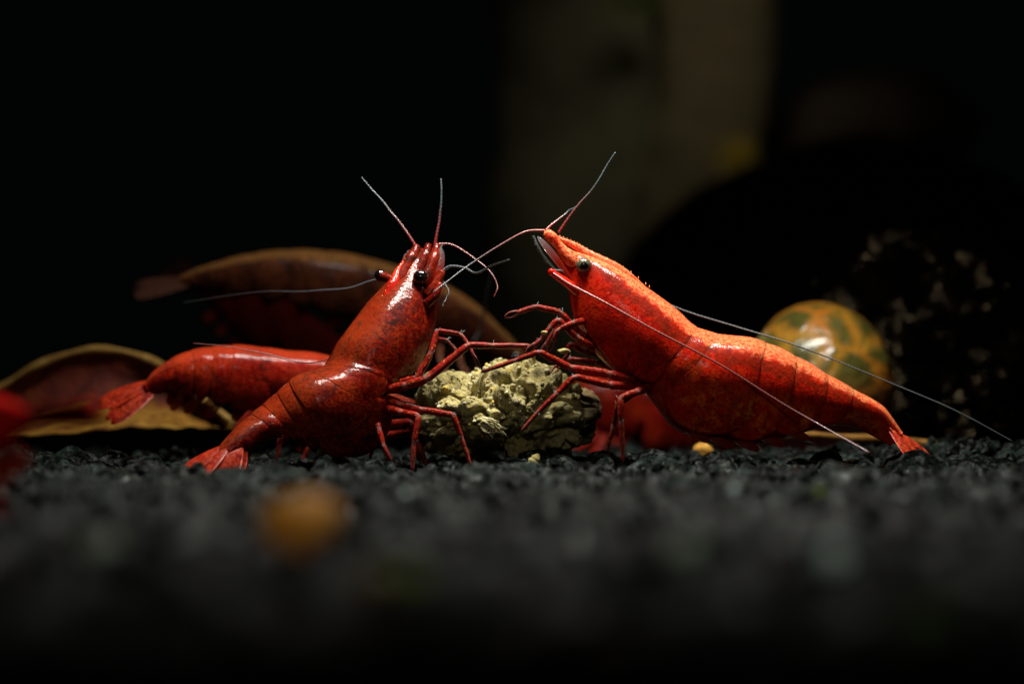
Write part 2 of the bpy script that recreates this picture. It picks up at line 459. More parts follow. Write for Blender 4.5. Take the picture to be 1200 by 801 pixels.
M['snailfoot'] = plain('snail_foot', (0.05, 0.02, 0.01), (0.10, 0.04, 0.02), 6, 0.4)

n = NT('dead_leaf')
c = n.ramp(n.noise(1.8, 6, 0.65, 0.6), [(0.35, (0.035, 0.004, 0.002)), (0.52, (0.075, 0.009, 0.003)), (0.66, (0.13, 0.03, 0.005))])
c2 = n.ramp(n.noise(3.5, 5, 0.7, 1.0), [(0.36, (0.06, 0.02, 0.004)), (0.5, (0.20, 0.09, 0.010)), (0.66, (0.27, 0.16, 0.022))])
c = n.mix(n.ramp(n.math('ADD', n.attr('pa'), n.math('MULTIPLY', n.math('SUBTRACT', n.noise(2.6, 4), 0.5), 0.7)), [(0.42, 0.0), (0.66, 1.0)]), c, c2)
n.set(Base_Color=c, Roughness=0.6, Specular_IOR_Level=0.2); n.bump(n.noise(7, 5, 0.7), 0.6, 0.08); M['leaf'] = n.mat
M['leafrim'] = plain('leaf_rim', (0.15, 0.075, 0.015), (0.30, 0.19, 0.05), 6)
n = NT('wet_black_stone')
n.set(Base_Color=n.ramp(n.noise(1.5, 4), [(0.4, (0.0008, 0.0008, 0.0008)), (0.75, (0.004, 0.0025, 0.0015))]), Roughness=0.17, Specular_Tint=(1.0, 0.75, 0.45), Specular_IOR_Level=n.ramp(n.noise(1.9, 5, 0.65), [(0.53, 0.0), (0.64, 1.0)]))
n.bump(n.noise(3.2, 3, 0.55, 0.8), 1.0, 0.25); M['wetstone'] = n.mat
M['darkrock'] = plain('dark_rock', (0.003, 0.003, 0.003), (0.006, 0.005, 0.005), 0.4, 0.8)
M['wood'] = plain('driftwood', (0.045, 0.042, 0.022), (0.085, 0.078, 0.042), 0.25, 0.8, 0.3)
M['wood2'] = plain('driftwood_pale', (0.065, 0.052, 0.028), (0.11, 0.084, 0.042), 0.25, 0.8, 0.3)
M['wood3'] = plain('driftwood_dark', (0.045, 0.032, 0.02), (0.07, 0.045, 0.028), 0.25, 0.8, 0.3)
M['moss'] = plain('moss', (0.34, 0.24, 0.012), (0.60, 0.42, 0.03), 1.2, 0.7)
M['mossgreen'] = plain('moss_green', (0.05, 0.07, 0.01), (0.09, 0.12, 0.015), 1.2, 0.7)

# ------------------------------------------------------------------ the gravel bed
def bed_z(x, y):
    x, y = np.asarray(x, float), np.asarray(y, float)
    z = 0.035 * np.sin(x * 0.9 + 1.0) * np.cos(y * 0.7) + 0.03 * np.sin(x * 2.1 + y * 1.3)
    z = z + 0.17 * np.exp(-((x - 5.6) / 1.3) ** 2 - ((y - 2.4) / 1.6) ** 2)
    z = z - 0.10 * np.exp(-((x + 3.5) / 1.2) ** 2 - ((y + 1.1) / 0.9) ** 2)
    z = z - 0.05 * np.clip(y - 3, 0, 8)
    return z

mb = MB()
xs, ys = np.linspace(-24, 24, 97), np.linspace(-24, 60, 121)
XX, YY = np.meshgrid(xs, ys)
mb.add(np.stack([XX, YY, bed_z(XX, YY) - 0.2], -1).reshape(-1, 3), grid_faces(len(ys), len(xs)))
bed = mb.build('gravel_bed', M['bed'])
bed['kind'] = 'structure'
bed['label'] = 'bed of dark grey aquarium gravel'

def stone_shape(sub, seed, npl=13, rough=0.08):
    r = np.random.default_rng(seed)
    V, F = ICO[sub]
    nr = norm(r.normal(size=(npl, 3))); off = r.uniform(0.72, 1.02, npl)
    dots = V @ nr.T
    rad = np.min(np.where(dots > 0.05, off / np.maximum(dots, 0.05), 9), axis=1)
    rad = np.minimum(rad, 1.12)
    if sub > 1:
        rad = rad * (1 + rough * np.array([fbm(v * 2.6 + seed * 1.7, 3) for v in V]) * 2)
    sc = r.uniform(0.75, 1.2, 3); sc[2] *= 0.85
    return V * rad[:, None] * sc, F

def rot3(r):
    q = norm(r.normal(size=4)); w, x, y, z = q
    return np.array([[1 - 2 * (y * y + z * z), 2 * (x * y - z * w), 2 * (x * z + y * w)],
                     [2 * (x * y + z * w), 1 - 2 * (x * x + z * z), 2 * (y * z - x * w)],
                     [2 * (x * z - y * w), 2 * (y * z + x * w), 1 - 2 * (x * x + y * y)]])

spots = []
sp = 0.225
yy = -20.5
while yy < 14:
    half = 7.0 + max(0, yy) * 0.35
    s_loc = sp * (1.0 if yy < 4 else 1.35)
    nx = int(2 * half / s_loc)
    for i in range(nx):
        x = -half + (i + 0.5) * s_loc + rng.uniform(-0.09, 0.09)
        y = yy + rng.uniform(-0.09, 0.09)
        r = float(np.clip(rng.lognormal(math.log(0.138), 0.36), 0.065, 0.29)) * (1.0 if yy < 4 else 1.3)
        spots.append((x, y, float(bed_z(x, y)) - 0.125 + rng.uniform(-0.09, 0.06), r))
    yy += s_loc
# a scatter of grains lying on top
for _ in range(900):
    x, y = rng.uniform(-6.5, 6.5), rng.uniform(-8, 4)
    r = rng.uniform(0.035, 0.10)
    spots.append((x, y, float(bed_z(x, y)) + rng.uniform(0.02, 0.06), r))
keep_out = [(-3.45, -1.05, 0.55), (4.8, -0.35, 0.5), (-0.45, -0.8, 0.35), (-1.15, -0.9, 0.35), (1.3, -0.75, 0.3)]
spots = [s for s in spots if not any((s[0] - a) ** 2 + (s[1] - b) ** 2 < c * c and s[2] + s[3] > -0.02 for a, b, c in keep_out)]
score = [abs(s[1] + 0.35) - 2.0 * (s[3] - 0.12) + (9 if abs(s[0]) > 6.0 or s[3] < 0.1 else 0) for s in spots]
order = np.argsort(score)
single = set(int(i) for i in order[:280])
shapes2 = []
for k in range(14):
    V, F = stone_shape(3, 100 + k)
    m_ = MB(); m_.add(V, F, a=rng.uniform(0.1, 1.0))
    o = m_.build('pebble', M['pebble'], None, smooth=k % 3 != 0)
    shapes2.append(o.data); bpy.data.objects.remove(o)
for i in sorted(single):
    x, y, z, r = spots[i]
    o = bpy.data.objects.new('pebble', shapes2[int(rng.integers(14))])
    COL.objects.link(o)
    o.parent = bed
    o.location = (x, y, z); o.scale = (r, r, r)
    o.rotation_euler = tuple(rng.uniform(0, 6.28, 3))
shapes1 = [stone_shape(1, 300 + k, 9) for k in range(16)]
shapesm = [stone_shape(2, 400 + k, 11) for k in range(12)]
mb = MB()
allv, allf, alla, base = [], [], [], 0
for i, (x, y, z, r) in enumerate(spots):
    if i in single: continue
    V, F = (shapesm[i % 12] if -2.5 < y < 2.5 else shapes1[i % 16])
    W = (V * r) @ rot3(rng).T + np.array((x, y, z))
    allv.append(W); allf.append(np.array(F) + base); alla.append(np.full(len(V), rng.uniform(0, 1) ** 1.2 * 1.25)); base += len(V)
V = np.concatenate(allv); F = np.concatenate(allf)
me = bpy.data.meshes.new('gravel')
me.vertices.add(len(V)); me.vertices.foreach_set('co', V.astype(np.float32).ravel())
me.loops.add(len(F) * 3); me.loops.foreach_set('vertex_index', F.astype(np.int32).ravel())
me.polygons.add(len(F)); me.polygons.foreach_set('loop_start', np.arange(len(F), dtype=np.int32) * 3)
me.update(calc_edges=True)
at = me.attributes.new('pa', 'FLOAT', 'POINT'); at.data.foreach_set('value', np.concatenate(alla).astype(np.float32))
me.materials.append(M['gravel'])
grav = bpy.data.objects.new('gravel', me); COL.objects.link(grav); grav.parent = bed
grav['kind'] = 'stuff'; grav['label'] = 'dark grey gravel grains'

# ------------------------------------------------------------------ shrimps
class Loft:
    """cross-sections along a shrimp's body: centre, dorsal direction, height above / below, half-width"""
    def __init__(self, st, n=400):
        C, U, RU, RD, RS = [], [], [], [], []
        for (tx, ty, bx, by, y, w, roll) in st:
            a, b = P(tx, ty, y), P(bx, by, y)
            v = a - b; Hh = np.linalg.norm(v) / 2; vh = v / (2 * Hh)
            rl = math.radians(roll)
            w = min(w, Hh * 0.98 / max(1e-3, abs(math.sin(rl)))) if rl else w
            hh = math.sqrt(max(Hh ** 2 - (w * math.sin(rl)) ** 2, (Hh * 0.35) ** 2)) / math.cos(rl)
            C.append((a + b) / 2); U.append(math.cos(rl) * vh + math.sin(rl) * np.array((0, -1.0, 0)))
            RU.append(hh); RD.append(hh); RS.append(w)
        self.C = catmull(C, n); self.U = norm(catmull(U, n))
        self.ru = catmull(RU, n)[:, 0]; self.rd = catmull(RD, n)[:, 0]; self.rs = catmull(RS, n)[:, 0]
        self.T = norm(np.gradient(self.C, axis=0))
        self.S = norm(np.cross(self.T, self.U))
        self.n = n
        self.k = len(st)
    def at(self, s, phi, f=1.0):
        s, phi = np.broadcast_arrays(np.asarray(s, float), np.asarray(phi, float))
        x = np.clip(s, 0, 1) * (self.n - 1)
        i = np.minimum(x.astype(int), self.n - 2); u = (x - i)[..., None]
        g = lambda A: A[i] * (1 - u) + A[i + 1] * u
        g1 = lambda A: A[i] * (1 - u[..., 0]) + A[i + 1] * u[..., 0]
        c, U, S, T = g(self.C), g(self.U), g(self.S), g(self.T)
        cs, sn = np.cos(phi), np.sin(phi)
        e = 2.0 / 2.25
        cs2, sn2 = np.sign(cs) * np.abs(cs) ** e, np.sign(sn) * np.abs(sn) ** e
        rv = np.where(cs > 0, g1(self.ru), g1(self.rd))
        over = (np.maximum(s - 1, 0) + np.minimum(s, 0)) * 1.0
        return c + U * (cs2 * rv * f)[..., None] + S * (sn2 * g1(self.rs) * f)[..., None] + T * over[..., None]

def station_s(L, idx):
    return idx / (L.k - 1)

def shrimp_body(L, cara_end, seg_idx, core=0.93, belly=False, ring=56, flare=0.13, step=0.03):
    """one mesh: inner body, carapace saddle and six overlapping tail-segment saddles with rounded side flaps"""
    mb = MB()
    ns = 120
    s = np.linspace(0, 1, ns); ph = np.linspace(0, 2 * math.pi, ring, endpoint=False)
    SS, PP = np.meshgrid(s, ph, indexing='ij')
    CF = core - 0.20 * np.clip((SS - cara_end) / 0.05, 0, 1) * np.clip((np.abs(((PP + math.pi) % (2 * math.pi)) - math.pi) - 1.5) / 0.5, 0, 1) * (0 if belly else 1)
    V = L.at(SS, PP, CF).reshape(-1, 3)
    nV = len(V)
    V = np.vstack([V, L.C[0], L.C[-1]])
    fs = grid_faces(ns, ring, True)
    for j in range(ring):
        fs.append((nV, (j + 1) % ring, j)); fs.append((nV + 1, (ns - 1) * ring + j, (ns - 1) * ring + (j + 1) % ring))
    def belly_mask(SS, PP):
        if not belly: return np.zeros(SS.size)
        return (np.clip((SS - cara_end) / 0.06, 0, 1) * np.clip((1.0 - SS) / 0.12, 0, 1) * np.clip((0.45 - np.cos(PP)) / 0.4, 0, 1)).ravel()
    mb.add(V, fs, np.append(np.cos(PP).ravel(), [0, 0]), np.append(belly_mask(SS, PP), [0, 0]))
    def saddle(s0, s1, phmax, lift0, lift1, widen, nl=30, nc=65, roundness=3.0, tilt=0.0, pillow=0.022, flare=0.0):
        a = np.linspace(0, 1, nl); c = np.linspace(-1, 1, nc)
        A, Cc = np.meshgrid(a, c, indexing='ij')
        edge = np.clip(1 - np.abs(2 * A - 1) ** roundness, 0, 1) ** (1 / roundness)
        PH = Cc * (phmax * (0.62 + 0.38 * edge))
        lat = np.clip((np.abs(PH) - 0.7) / 1.2, 0, 1)
        mid, half = (s0 + s1) / 2, (s1 - s0) / 2
        SA = mid + (half + widen * lat) * (2 * A - 1) + tilt * lat
        f = 1.0 + lift0 + (lift1 - lift0) * A ** 0.8
        # pillowed plate, its rim tucked into the inner body
        rim = np.minimum(np.minimum(A / 0.05, (1 - A) / 0.035), (1 - np.abs(Cc)) / 0.04)
        f = core - 0.015 + (f - core + 0.015) * np.clip(rim, 0, 1) ** 0.45
        f = f + pillow * np.sin(A * math.pi) + flare * np.clip((np.abs(PH) - 1.25) / 0.8, 0, 1) ** 1.5 * np.clip(rim * 1.2, 0, 1) ** 0.4
        V = L.at(SA, PH, f).reshape(-1, 3)
        mb.add(V, grid_faces(nl, nc), np.cos(PH).ravel(), belly_mask(SA, PH))
    saddle(0.035, cara_end + 0.012, 2.35, 0.0, 0.015, 0.0, nl=56, roundness=5.0, pillow=0.0)
    nb = len(seg_idx) - 1
    for k in range(nb):
        s0, s1 = seg_idx[k], seg_idx[k + 1]
        d = s1 - s0
        wid = (0.012, 0.30 * d, 0.08 * d, 0.02 * d, 0.0, 0.0)[min(k, 5)] if belly else (0.012, 0.25 * d, -0.10 * d, -0.12 * d, -0.12 * d, 0.0)[min(k, 5)]
        lift = (0.0, 0.022, 0.006, 0.004, 0.002, 0.0)[min(k, 5)]
        phm = (1.75, 2.35, 2.3, 2.25, 2.2, 2.6)[min(k, 5)]
        saddle(s0 - 0.10 * d, s1 + 0.13 * d, phm, lift - 0.01, lift + step, wid, tilt=0.10 * d if k > 1 else 0.0, roundness=2.1 if k < 5 else 6, pillow=0.022 if k < 2 else 0.032, flare=flare if 0 < k < 5 else 0.0)
    return mb

def leg(root, pts, r0, r1, mat, name='leg', pale=0.32, bristles=True, seed=0, claw=False):
    """jointed leg: straight segments with slight swelling, knuckles, fine bristles"""
    r = np.random.default_rng(seed)
    pts = np.array(pts, float)
    seglen = np.linalg.norm(np.diff(pts, axis=0), axis=1); tot = seglen.sum()
    C, R, A = [], [], []
    acc = 0.0
    mb = MB()
    for k in range(len(pts) - 1):
        p, q = pts[k], pts[k + 1]
        nn = max(5, int(seglen[k] / 0.035))
        for j in range(nn):
            t = j / nn
            g = (acc + t * seglen[k]) / tot
            base = r0 + (r1 - r0) * g
            swell = 1.0 + 0.14 * math.sin(math.pi * t) - 0.16 * math.exp(-((t - 0.0) / 0.05) ** 2) * (k > 0) + 0.12 * math.exp(-((t - 0.93) / 0.06) ** 2)
            C.append(p + (q - p) * t); R.append(base * swell)
            j_near = math.exp(-((t) / 0.07) ** 2) * (k > 0) + math.exp(-((1 - t) / 0.05) ** 2) * (k < len(pts) - 2)
            A.append(min(1, pale * j_near + max(0, g - 0.62) * pale * 1.1))
        acc += seglen[k]
    C.append(pts[-1]); R.append(r1 * 0.5); A.append(pale * 0.6)
    C = np.array(C)
    # ease the knees
    for _ in range(1):
        C[1:-1] = C[1:-1] * 0.6 + (C[:-2] + C[2:]) * 0.2
    C = C + r.normal(size=C.shape) * 0.0015
    tube(mb, C, np.array(R), 10, A)
    if claw:
        d = norm(pts[-1] - pts[-2])
        for sgn in (-1, 1):
            w = norm(np.cross(d, (0, 1.0, 0))) * sgn
            tube(mb, catmull([pts[-1] - d * 0.03 + w * r1 * 0.5, pts[-1] + d * 0.06 + w * r1 * 1.1, pts[-1] + d * 0.13 + w * r1 * 0.3], 8), np.linspace(r1 * 0.8, r1 * 0.25, 8), 6, 0.3)
    if bristles:
        knees = pts[1:-1]
        for kn in knees:
            for _ in range(6):
                spike(mb, kn + r.normal(size=3) * 0.01, r.normal(size=3) + np.array((0, -0.3, 0.4)), r.uniform(0.03, 0.07), 0.004, 1)
        p, q = pts[-2], pts[-1]
        ax = norm(q - p)
        for t in np.linspace(0.1, 0.95, 14):
            sd = r.normal(size=3); sd = norm(sd - ax * np.dot(sd, ax))
            spike(mb, p + (q - p) * t, sd + ax * 0.6, r.uniform(0.025, 0.045), 0.003, 1)
    return mb.build(name, [mat, M['seta']], root)

def feeler(root, pts, r0, r1, mat, name='antenna', n=90, ring=7, seed=0, fade=1.0):
    r = np.random.default_rng(seed + 11)
    C = catmull(pts, n)
    C = C + (catmull(r.normal(size=(9, 3)) * 0.006, n) * np.linspace(0, 1, n)[:, None])
    L = np.concatenate([[0], np.cumsum(np.linalg.norm(np.diff(C, axis=0), axis=1))])
    g = L / L[-1]
    mb = MB()
    tube(mb, C, 0.82 * (r0 + (r1 - r0) * g ** 0.7), ring, np.clip(g * 1.6 * fade, 0, 1), L / 0.045)
    # the short hairs along the feeler
    for i in range(3, n - 1, 2):
        d = r.normal(size=3); d[1] *= 0.5
        spike(mb, C[i], d + norm(C[i] - C[i - 1]) * 0.8, r.uniform(0.012, 0.028), 0.0022, 0, float(np.clip(g[i] * 1.6, 0, 1)))
    return mb.build(name, mat, root)

def eye(root, c, r, mat, stalk_from, stalk_mat, face=(0, -1, 0)):
    V, F = ICO[4]
    mb = MB()
    f = norm(np.array(face))
    ang = np.arccos(np.clip(V @ f, -1, 1))
    mb.add(np.asarray(c) + V * r * np.array((1, 0.92, 1.0)), F, ang)
    e = mb.build('eye', mat, root)
    mb = MB()
    C = catmull([stalk_from, (np.asarray(stalk_from) + c) / 2, c], 8)
    tube(mb, C, np.linspace(r * 0.62, r * 0.9, 8), 14, 0.2)
    mb.build('eye_stalk', stalk_mat, e)

def rostrum(root, pts, r0, r1, mat, teeth=14, up=(0, 0, 1), tooth=0.03, flat=0.6, pa=1.0):
    C = catmull(pts, 40)
    mb = MB()
    tube(mb, C, np.linspace(r0, r1, 40) * np.clip(np.linspace(0.05, 3.2, 40), 0, 1) ** 0.6, 12, pa, 0, 0, flat)
    T = norm(np.gradient(C, axis=0))
    for i in np.linspace(3, 36, teeth).astype(int):
        u = np.asarray(up, float); u = norm(u - T[i] * np.dot(u, T[i]))
        rr = np.linspace(r0, r1, 40)[i]
        spike(mb, C[i] + u * rr * 0.75, u * 0.7 + T[i] * 0.7, tooth, tooth * 0.3, 0, 1.0)
    return mb.build('rostrum', mat, root)

def tail_fan(root, base, tips, hw, nrm, mat, th=0.025):
    for (b, t, w, nn) in tips:
        mb = MB()
        blade(mb, b, t, w, nn, th, 0.02, w0=0.1)
        r = np.random.default_rng(int(abs(t[0]) * 1000))
        ax = norm(np.asarray(t) - np.asarray(b)); sd = norm(np.cross(ax, nn))
        for k in range(26):   # fringe of fine hairs
            x = r.uniform(-0.85, 0.85)
            p = np.asarray(t) - ax * (0.02 + 0.10 * abs(x) ** 2) + sd * x * w * 0.8
            spike(mb, p, ax + sd * x * 0.5, r.uniform(0.03, 0.07), 0.004, 1)
        mb.build('tail_fan_blade', [mat, M['seta']], root)

RED_GROUP = None
# ---- the shrimp seen in profile with its head to the rock
S2 = thing('red_shrimp', 'bright red shrimp in profile with long trailing feelers, leaning over the crumbly lump', 'shrimp', P(880, 545, 0))
st = [  # top px, bottom px, depth, half width, roll towards the viewer
    (660, 289, 657, 306, 0.00, 0.07, 8), (676, 295, 664, 330, 0.00, 0.14, 9), (700, 303, 668, 358, 0.00, 0.24, 10),
    (728, 317, 675, 386, 0.0, 0.34, 12), (760, 339, 692, 412, 0.0, 0.42, 13), (790, 361, 716, 436, 0.0, 0.46, 14),
    (812, 381, 748, 455, 0.0, 0.46, 14), (832, 390, 766, 478, 0.0, 0.47, 14), (858, 396, 786, 503, 0.0, 0.48, 14), (884, 400, 822, 519, 0.0, 0.47, 14),
    (915, 411, 866, 525, 0.0, 0.44, 14), (946, 426, 910, 517, 0.02, 0.40, 14), (976, 443, 946, 505, 0.05, 0.33, 15),
    (1004, 458, 978, 498, 0.07, 0.25, 16), (1022, 468, 996, 499, 0.08, 0.19, 17), (1036, 478, 1010, 505, 0.09, 0.145, 18), (1046, 491, 1022, 511, 0.09, 0.11, 18), (1056, 505, 1038, 520, 0.08, 0.08, 18)]
L2 = Loft(st)
K = len(st) - 1
shrimp_body(L2, 6.2 / K, [6.1 / K, 7.3 / K, 9.2 / K, 10.4 / K, 11.6 / K, 12.7 / K, 17.0 / K], belly=True, flare=0.03, step=0.016).build('body', M['red_b'], S2)
rostrum(S2, [L2.at(0.26, 0.0, 0.9), L2.at(0.18, 0.0, 0.97), P(688, 297, -0.03), P(670, 286, -0.01), P(650, 277, 0)], 0.085, 0.02, M['red_b'], 18, tooth=0.035)
eye(S2, P(684, 311, -0.21), 0.092, M['eye_olive'], P(694, 318, -0.05), M['red_b'], face=(0.05, -1, -0.12))
eye(S2, P(678, 306, 0.20), 0.088, M['eye_black'], P(690, 316, 0.05), M['red_b'])
for y in (-0.09, 0.09):
    mb = MB()
    tube(mb, catmull([P(678, 312, y), P(662, 296, y), P(650, 282, y * 1.1), P(640, 272, y * 1.2)], 30), np.array([0.085 + 0.012 * math.sin(t * 9.4) - 0.035 * t for t in np.linspace(0, 1, 30)]), 12, 0.95)
    mb.build('feeler_stem', M['red_b'], S2)
    mb = MB(); blade(mb, P(672, 332, y * 1.9), P(630, 277, y * 2.0), 0.045, (0.35, -1, 0.25), 0.012, 0.03)
    r = np.random.default_rng(5)
    for t in np.linspace(0.35, 1, 30):
        p = P(672, 332, y * 1.9) * (1 - t) + P(628, 275, y * 2.0) * t + np.array((-0.055, 0, -0.04)) * math.sin(min(1, t * 1.0) * math.pi * 0.9)
        spike(mb, p, np.array((-0.9, r.normal() * 0.3, -0.25)) + r.normal(size=3) * 0.15, 0.055, 0.0025, 1)
    mb.build('antennal_scale', [M['film'], M['seta']], S2)
    mb = MB()
    tube(mb, catmull([P(684, 346, y * 1.8), P(668, 334, y * 2), P(644, 317, y * 2.2)], 20), np.linspace(0.07, 0.04, 20), 10, 0.4)
    mb.build('antenna_base', M['red_b'], S2)
feeler(S2, [P(638, 270, -0.08), P(615, 272, -0.1), P(580, 291, -0.14), P(548, 312, -0.2), P(508, 342, -0.4)], 0.022, 0.008, M['feel_red'], seed=1)
feeler(S2, [P(655, 272, 0.02), P(672, 247, 0.05), P(695, 220, 0.1), P(721, 178, 0.2)], 0.024, 0.010, M['feel_dark'], seed=2)
feeler(S2, [P(640, 270, 0.06), P(652, 259, 0.12), P(664, 250, 0.2), P(678, 240, 0.4)], 0.028, 0.008, M['feel_dark'], seed=3)
feeler(S2, [P(644, 317, -0.2), P(668, 333, -0.32), P(705, 352, -0.47), P(760, 383, -0.56), P(830, 420, -0.60), P(900, 462, -0.62), P(960, 497, -0.8), P(1018, 530, -1.3)], 0.019, 0.011, M['feel_pink'], n=140, seed=4, fade=0.7)
feeler(S2, [P(646, 316, 0.22), P(690, 322, 0.5), P(750, 342, 0.6), P(803, 364, 0.62), P(860, 382, 0.6), P(940, 407, 0.5), P(1050, 450, 0.4), P(1120, 481, 0.3), P(1186, 517, 0.2)], 0.017, 0.008, M['feel_pale'], n=170, seed=5, fade=0.6)
b0 = P(1024, 490, 0.08)
tail_fan(S2, b0, [
    (P(1044, 498, 0.06), P(1086, 551, 0.00), 0.075, (0.7, -0.5, 0.6)),
    (P(1042, 505, -0.03), P(1080, 554, -0.12), 0.07, (0.55, -0.85, 0.4)),
    (P(1042, 500, -0.02), P(1084, 552, -0.08), 0.06, (0.7, -0.6, 0.5)),
    (P(1042, 503, 0.07), P(1094, 541, 0.36), 0.085, (0.3, -0.8, 0.6)),
    (P(1042, 505, 0.06), P(1088, 547, 0.22), 0.07, (0.4, -0.8, 0.6))], 0.1, None, M['tail'])
# walking legs and claws
LG = [([(742, 446, -0.28), (714, 438, -0.36), (669, 431, -0.40), (632, 412, -0.42), (604, 422, -0.40), (564, 436, -0.36)], 0.066, 0.022, False),
      ([(748, 452, -0.24), (714, 451, -0.42), (673, 441, -0.50), (652, 462, -0.52), (630, 483, -0.52), (611, 505, -0.50)], 0.062, 0.020, False),
      ([(762, 452, -0.20), (746, 459, -0.42), (727, 466, -0.50), (728, 494, -0.50), (730, 541, -0.48)], 0.058, 0.024, False),
      ([(756, 452, 0.10), (740, 462, 0.40), (724, 473, 0.55), (719, 499, 0.6), (708, 540, 0.65)], 0.055, 0.020, False),
      ([(725, 432, 0.15), (700, 425, 0.35), (668, 420, 0.42), (648, 432, 0.45), (622, 445, 0.45)], 0.05, 0.018, False),
      ([(690, 400, -0.15), (672, 384, -0.3), (657, 366, -0.34), (628, 359, -0.34), (604, 367, -0.34)], 0.050, 0.030, True),
      ([(696, 408, -0.18), (676, 396, -0.34), (654, 374, -0.38), (645, 384, -0.40), (634, 398, -0.40), (626, 405, -0.4)], 0.052, 0.030, True),
      ([(692, 400, 0.1), (676, 384, 0.22), (662, 377, 0.26), (648, 390, 0.28), (640, 405, 0.3)], 0.048, 0.03, True),
      ([(700, 414, 0.05), (684, 412, 0.0), (668, 402, -0.06), (664, 418, -0.1), (655, 428, -0.12)], 0.045, 0.026, True),
      ([(684, 376, -0.22), (672, 378, -0.36), (654, 386, -0.42), (648, 400, -0.4)], 0.045, 0.028, True)]
for k, (pts, ra, rb, cl) in enumerate(LG):
    leg(S2, [P(*p) for p in pts], ra * 0.86, rb * 0.9, M['leg'], seed=20 + k, claw=cl)
for k, (px, py) in enumerate([(800, 510), (828, 518), (858, 522), (888, 518), (916, 511)]):
    for y in (-0.22, 0.22):
        mb = MB()
        blade(mb, P(px, py - 8, y), P(px + 32, py + 7 - k, y * 1.2), 0.055, (0.1, -1, 0.3), 0.012, 0.02)
        r = np.random.default_rng(k)
        for t in np.linspace(0.0, 1, 60):
            spike(mb, P(px + 32 * t, py - 8 + (14 - k) * t, y * 1.15) + np.array((0.02, 0, -0.04)), (0.8 + r.normal() * 0.15, r.normal() * 0.2, -0.45), 0.12, 0.003, 1)
        mb.build('swimmeret', [M['swim'], M['seta']], S2)

def lean(py):
    return float(np.interp(py, [200, 290, 450, 505], [0.68, 0.62, -0.04, 0.0]))
def P1(px, py, y=0.0):
    return P(px, py, y + lean(py))
# ---- the shrimp reared up with its back turned to the viewer
S1 = thing('red_shrimp', 'dark mottled red shrimp rearing up, both black eyes showing, tail fan spread on the gravel', 'shrimp', P1(420, 545, 0))
st = [
    (484, 292, 512, 298, 0.10, 0.15, 42), (474, 304, 514, 316, 0.08, 0.19, 44), (462, 320, 512, 336, 0.06, 0.25, 46), (447, 336, 510, 356, 0.04, 0.32, 47),
    (431, 354, 509, 378, 0.04, 0.39, 48), (415, 376, 504, 402, 0.04, 0.45, 48), (400, 398, 492, 428, 0.04, 0.46, 47), (389, 416, 470, 449, 0.02, 0.44, 46),
    (379, 427, 458, 470, 0.0, 0.44, 44), (366, 435, 448, 502, -0.04, 0.45, 40), (348, 446, 424, 527, -0.10, 0.46, 38), (330, 459, 385, 528, -0.18, 0.41, 38),
    (314, 471, 354, 520, -0.28, 0.33, 38), (298, 482, 331, 515, -0.40, 0.25, 40), (283, 494, 311, 518, -0.52, 0.19, 42), (268, 510, 294, 528, -0.64, 0.155, 44), (256, 525, 280, 540, -0.72, 0.13, 44)]
L1 = Loft([(a, b, c, d, y + lean((b + d) / 2), w, r) for (a, b, c, d, y, w, r) in st])
K = len(st) - 1
shrimp_body(L1, 7.6 / K, [7.5 / K, 8.7 / K, 10.2 / K, 11.1 / K, 12.1 / K, 13.0 / K, 16.05 / K]).build('body', M['red_a'], S1)
rostrum(S1, [L1.at(0.25, -0.1, 0.85), L1.at(0.17, -0.1, 0.97), P1(467, 318, -0.20), P1(478, 302, -0.16)], 0.10, 0.025, M['red_b'], 12, up=(-0.5, -0.8, 0.3), tooth=0.025, flat=0.7, pa=0.3)
eye(S1, P1(493, 325, -0.30), 0.092, M['eye_black'], P1(486, 336, -0.08), M['red_a'])
eye(S1, P1(446, 323, 0.10), 0.075, M['eye_black'], P1(462, 328, 0.02), M['red_a'])
for (pts, r0, r1) in [([(468, 338, -0.14), (474, 318, -0.16), (482, 302, -0.12), (489, 289, -0.08)], 0.095, 0.055),
                      ([(496, 334, -0.16), (503, 318, -0.20), (509, 302, -0.16), (512, 287, -0.10)], 0.085, 0.05),
                      ([(486, 330, -0.10), (493, 312, -0.14), (499, 298, -0.10), (502, 287, -0.06)], 0.075, 0.045)]:
    mb = MB()
    tube(mb, catmull([P1(*p) for p in pts], 30), np.array([(r0 + (r1 - r0) * t) * (1 + 0.12 * math.sin(t * 12)) for t in np.linspace(0, 1, 30)]), 12, 0.3)
    mb.build('feeler_stem', M['red_a'], S1)
for b, t in (((507, 340, -0.18), (517, 290, -0.14)), ((472, 340, -0.02), (478, 296, 0.02))):
    mb = MB(); blade(mb, P1(*b), P1(*t), 0.07, (0.5, -1, 0.1), 0.016, 0.03)
    r = np.random.default_rng(5)
    for q in np.linspace(0.4, 1, 22):
        spike(mb, P1(*b) * (1 - q) + P1(*t) * q, np.array((0.4, r.normal() * 0.3, 0.8)) + r.normal(size=3) * 0.3, 0.06, 0.003, 1)
    mb.build('antennal_scale', [M['film'], M['seta']], S1)
mb = MB(); tube(mb, catmull([P1(500, 346, -0.2), P1(510, 334, -0.24), P1(519, 318, -0.24)], 16), np.linspace(0.07, 0.04, 16), 10, 0.2); mb.build('antenna_base', M['red_a'], S1)
mb = MB(); tube(mb, catmull([P1(500, 356, -0.2), P1(510, 346, -0.26), P1(516, 332, -0.26)], 16), np.linspace(0.06, 0.04, 16), 10, 0.2); mb.build('antenna_base', M['red_a'], S1)
feeler(S1, [P1(488, 290, -0.06), P1(475, 270, -0.02), P1(455, 244, 0.05), P1(424, 208, 0.2)], 0.026, 0.010, M['feel_dark'], seed=31)
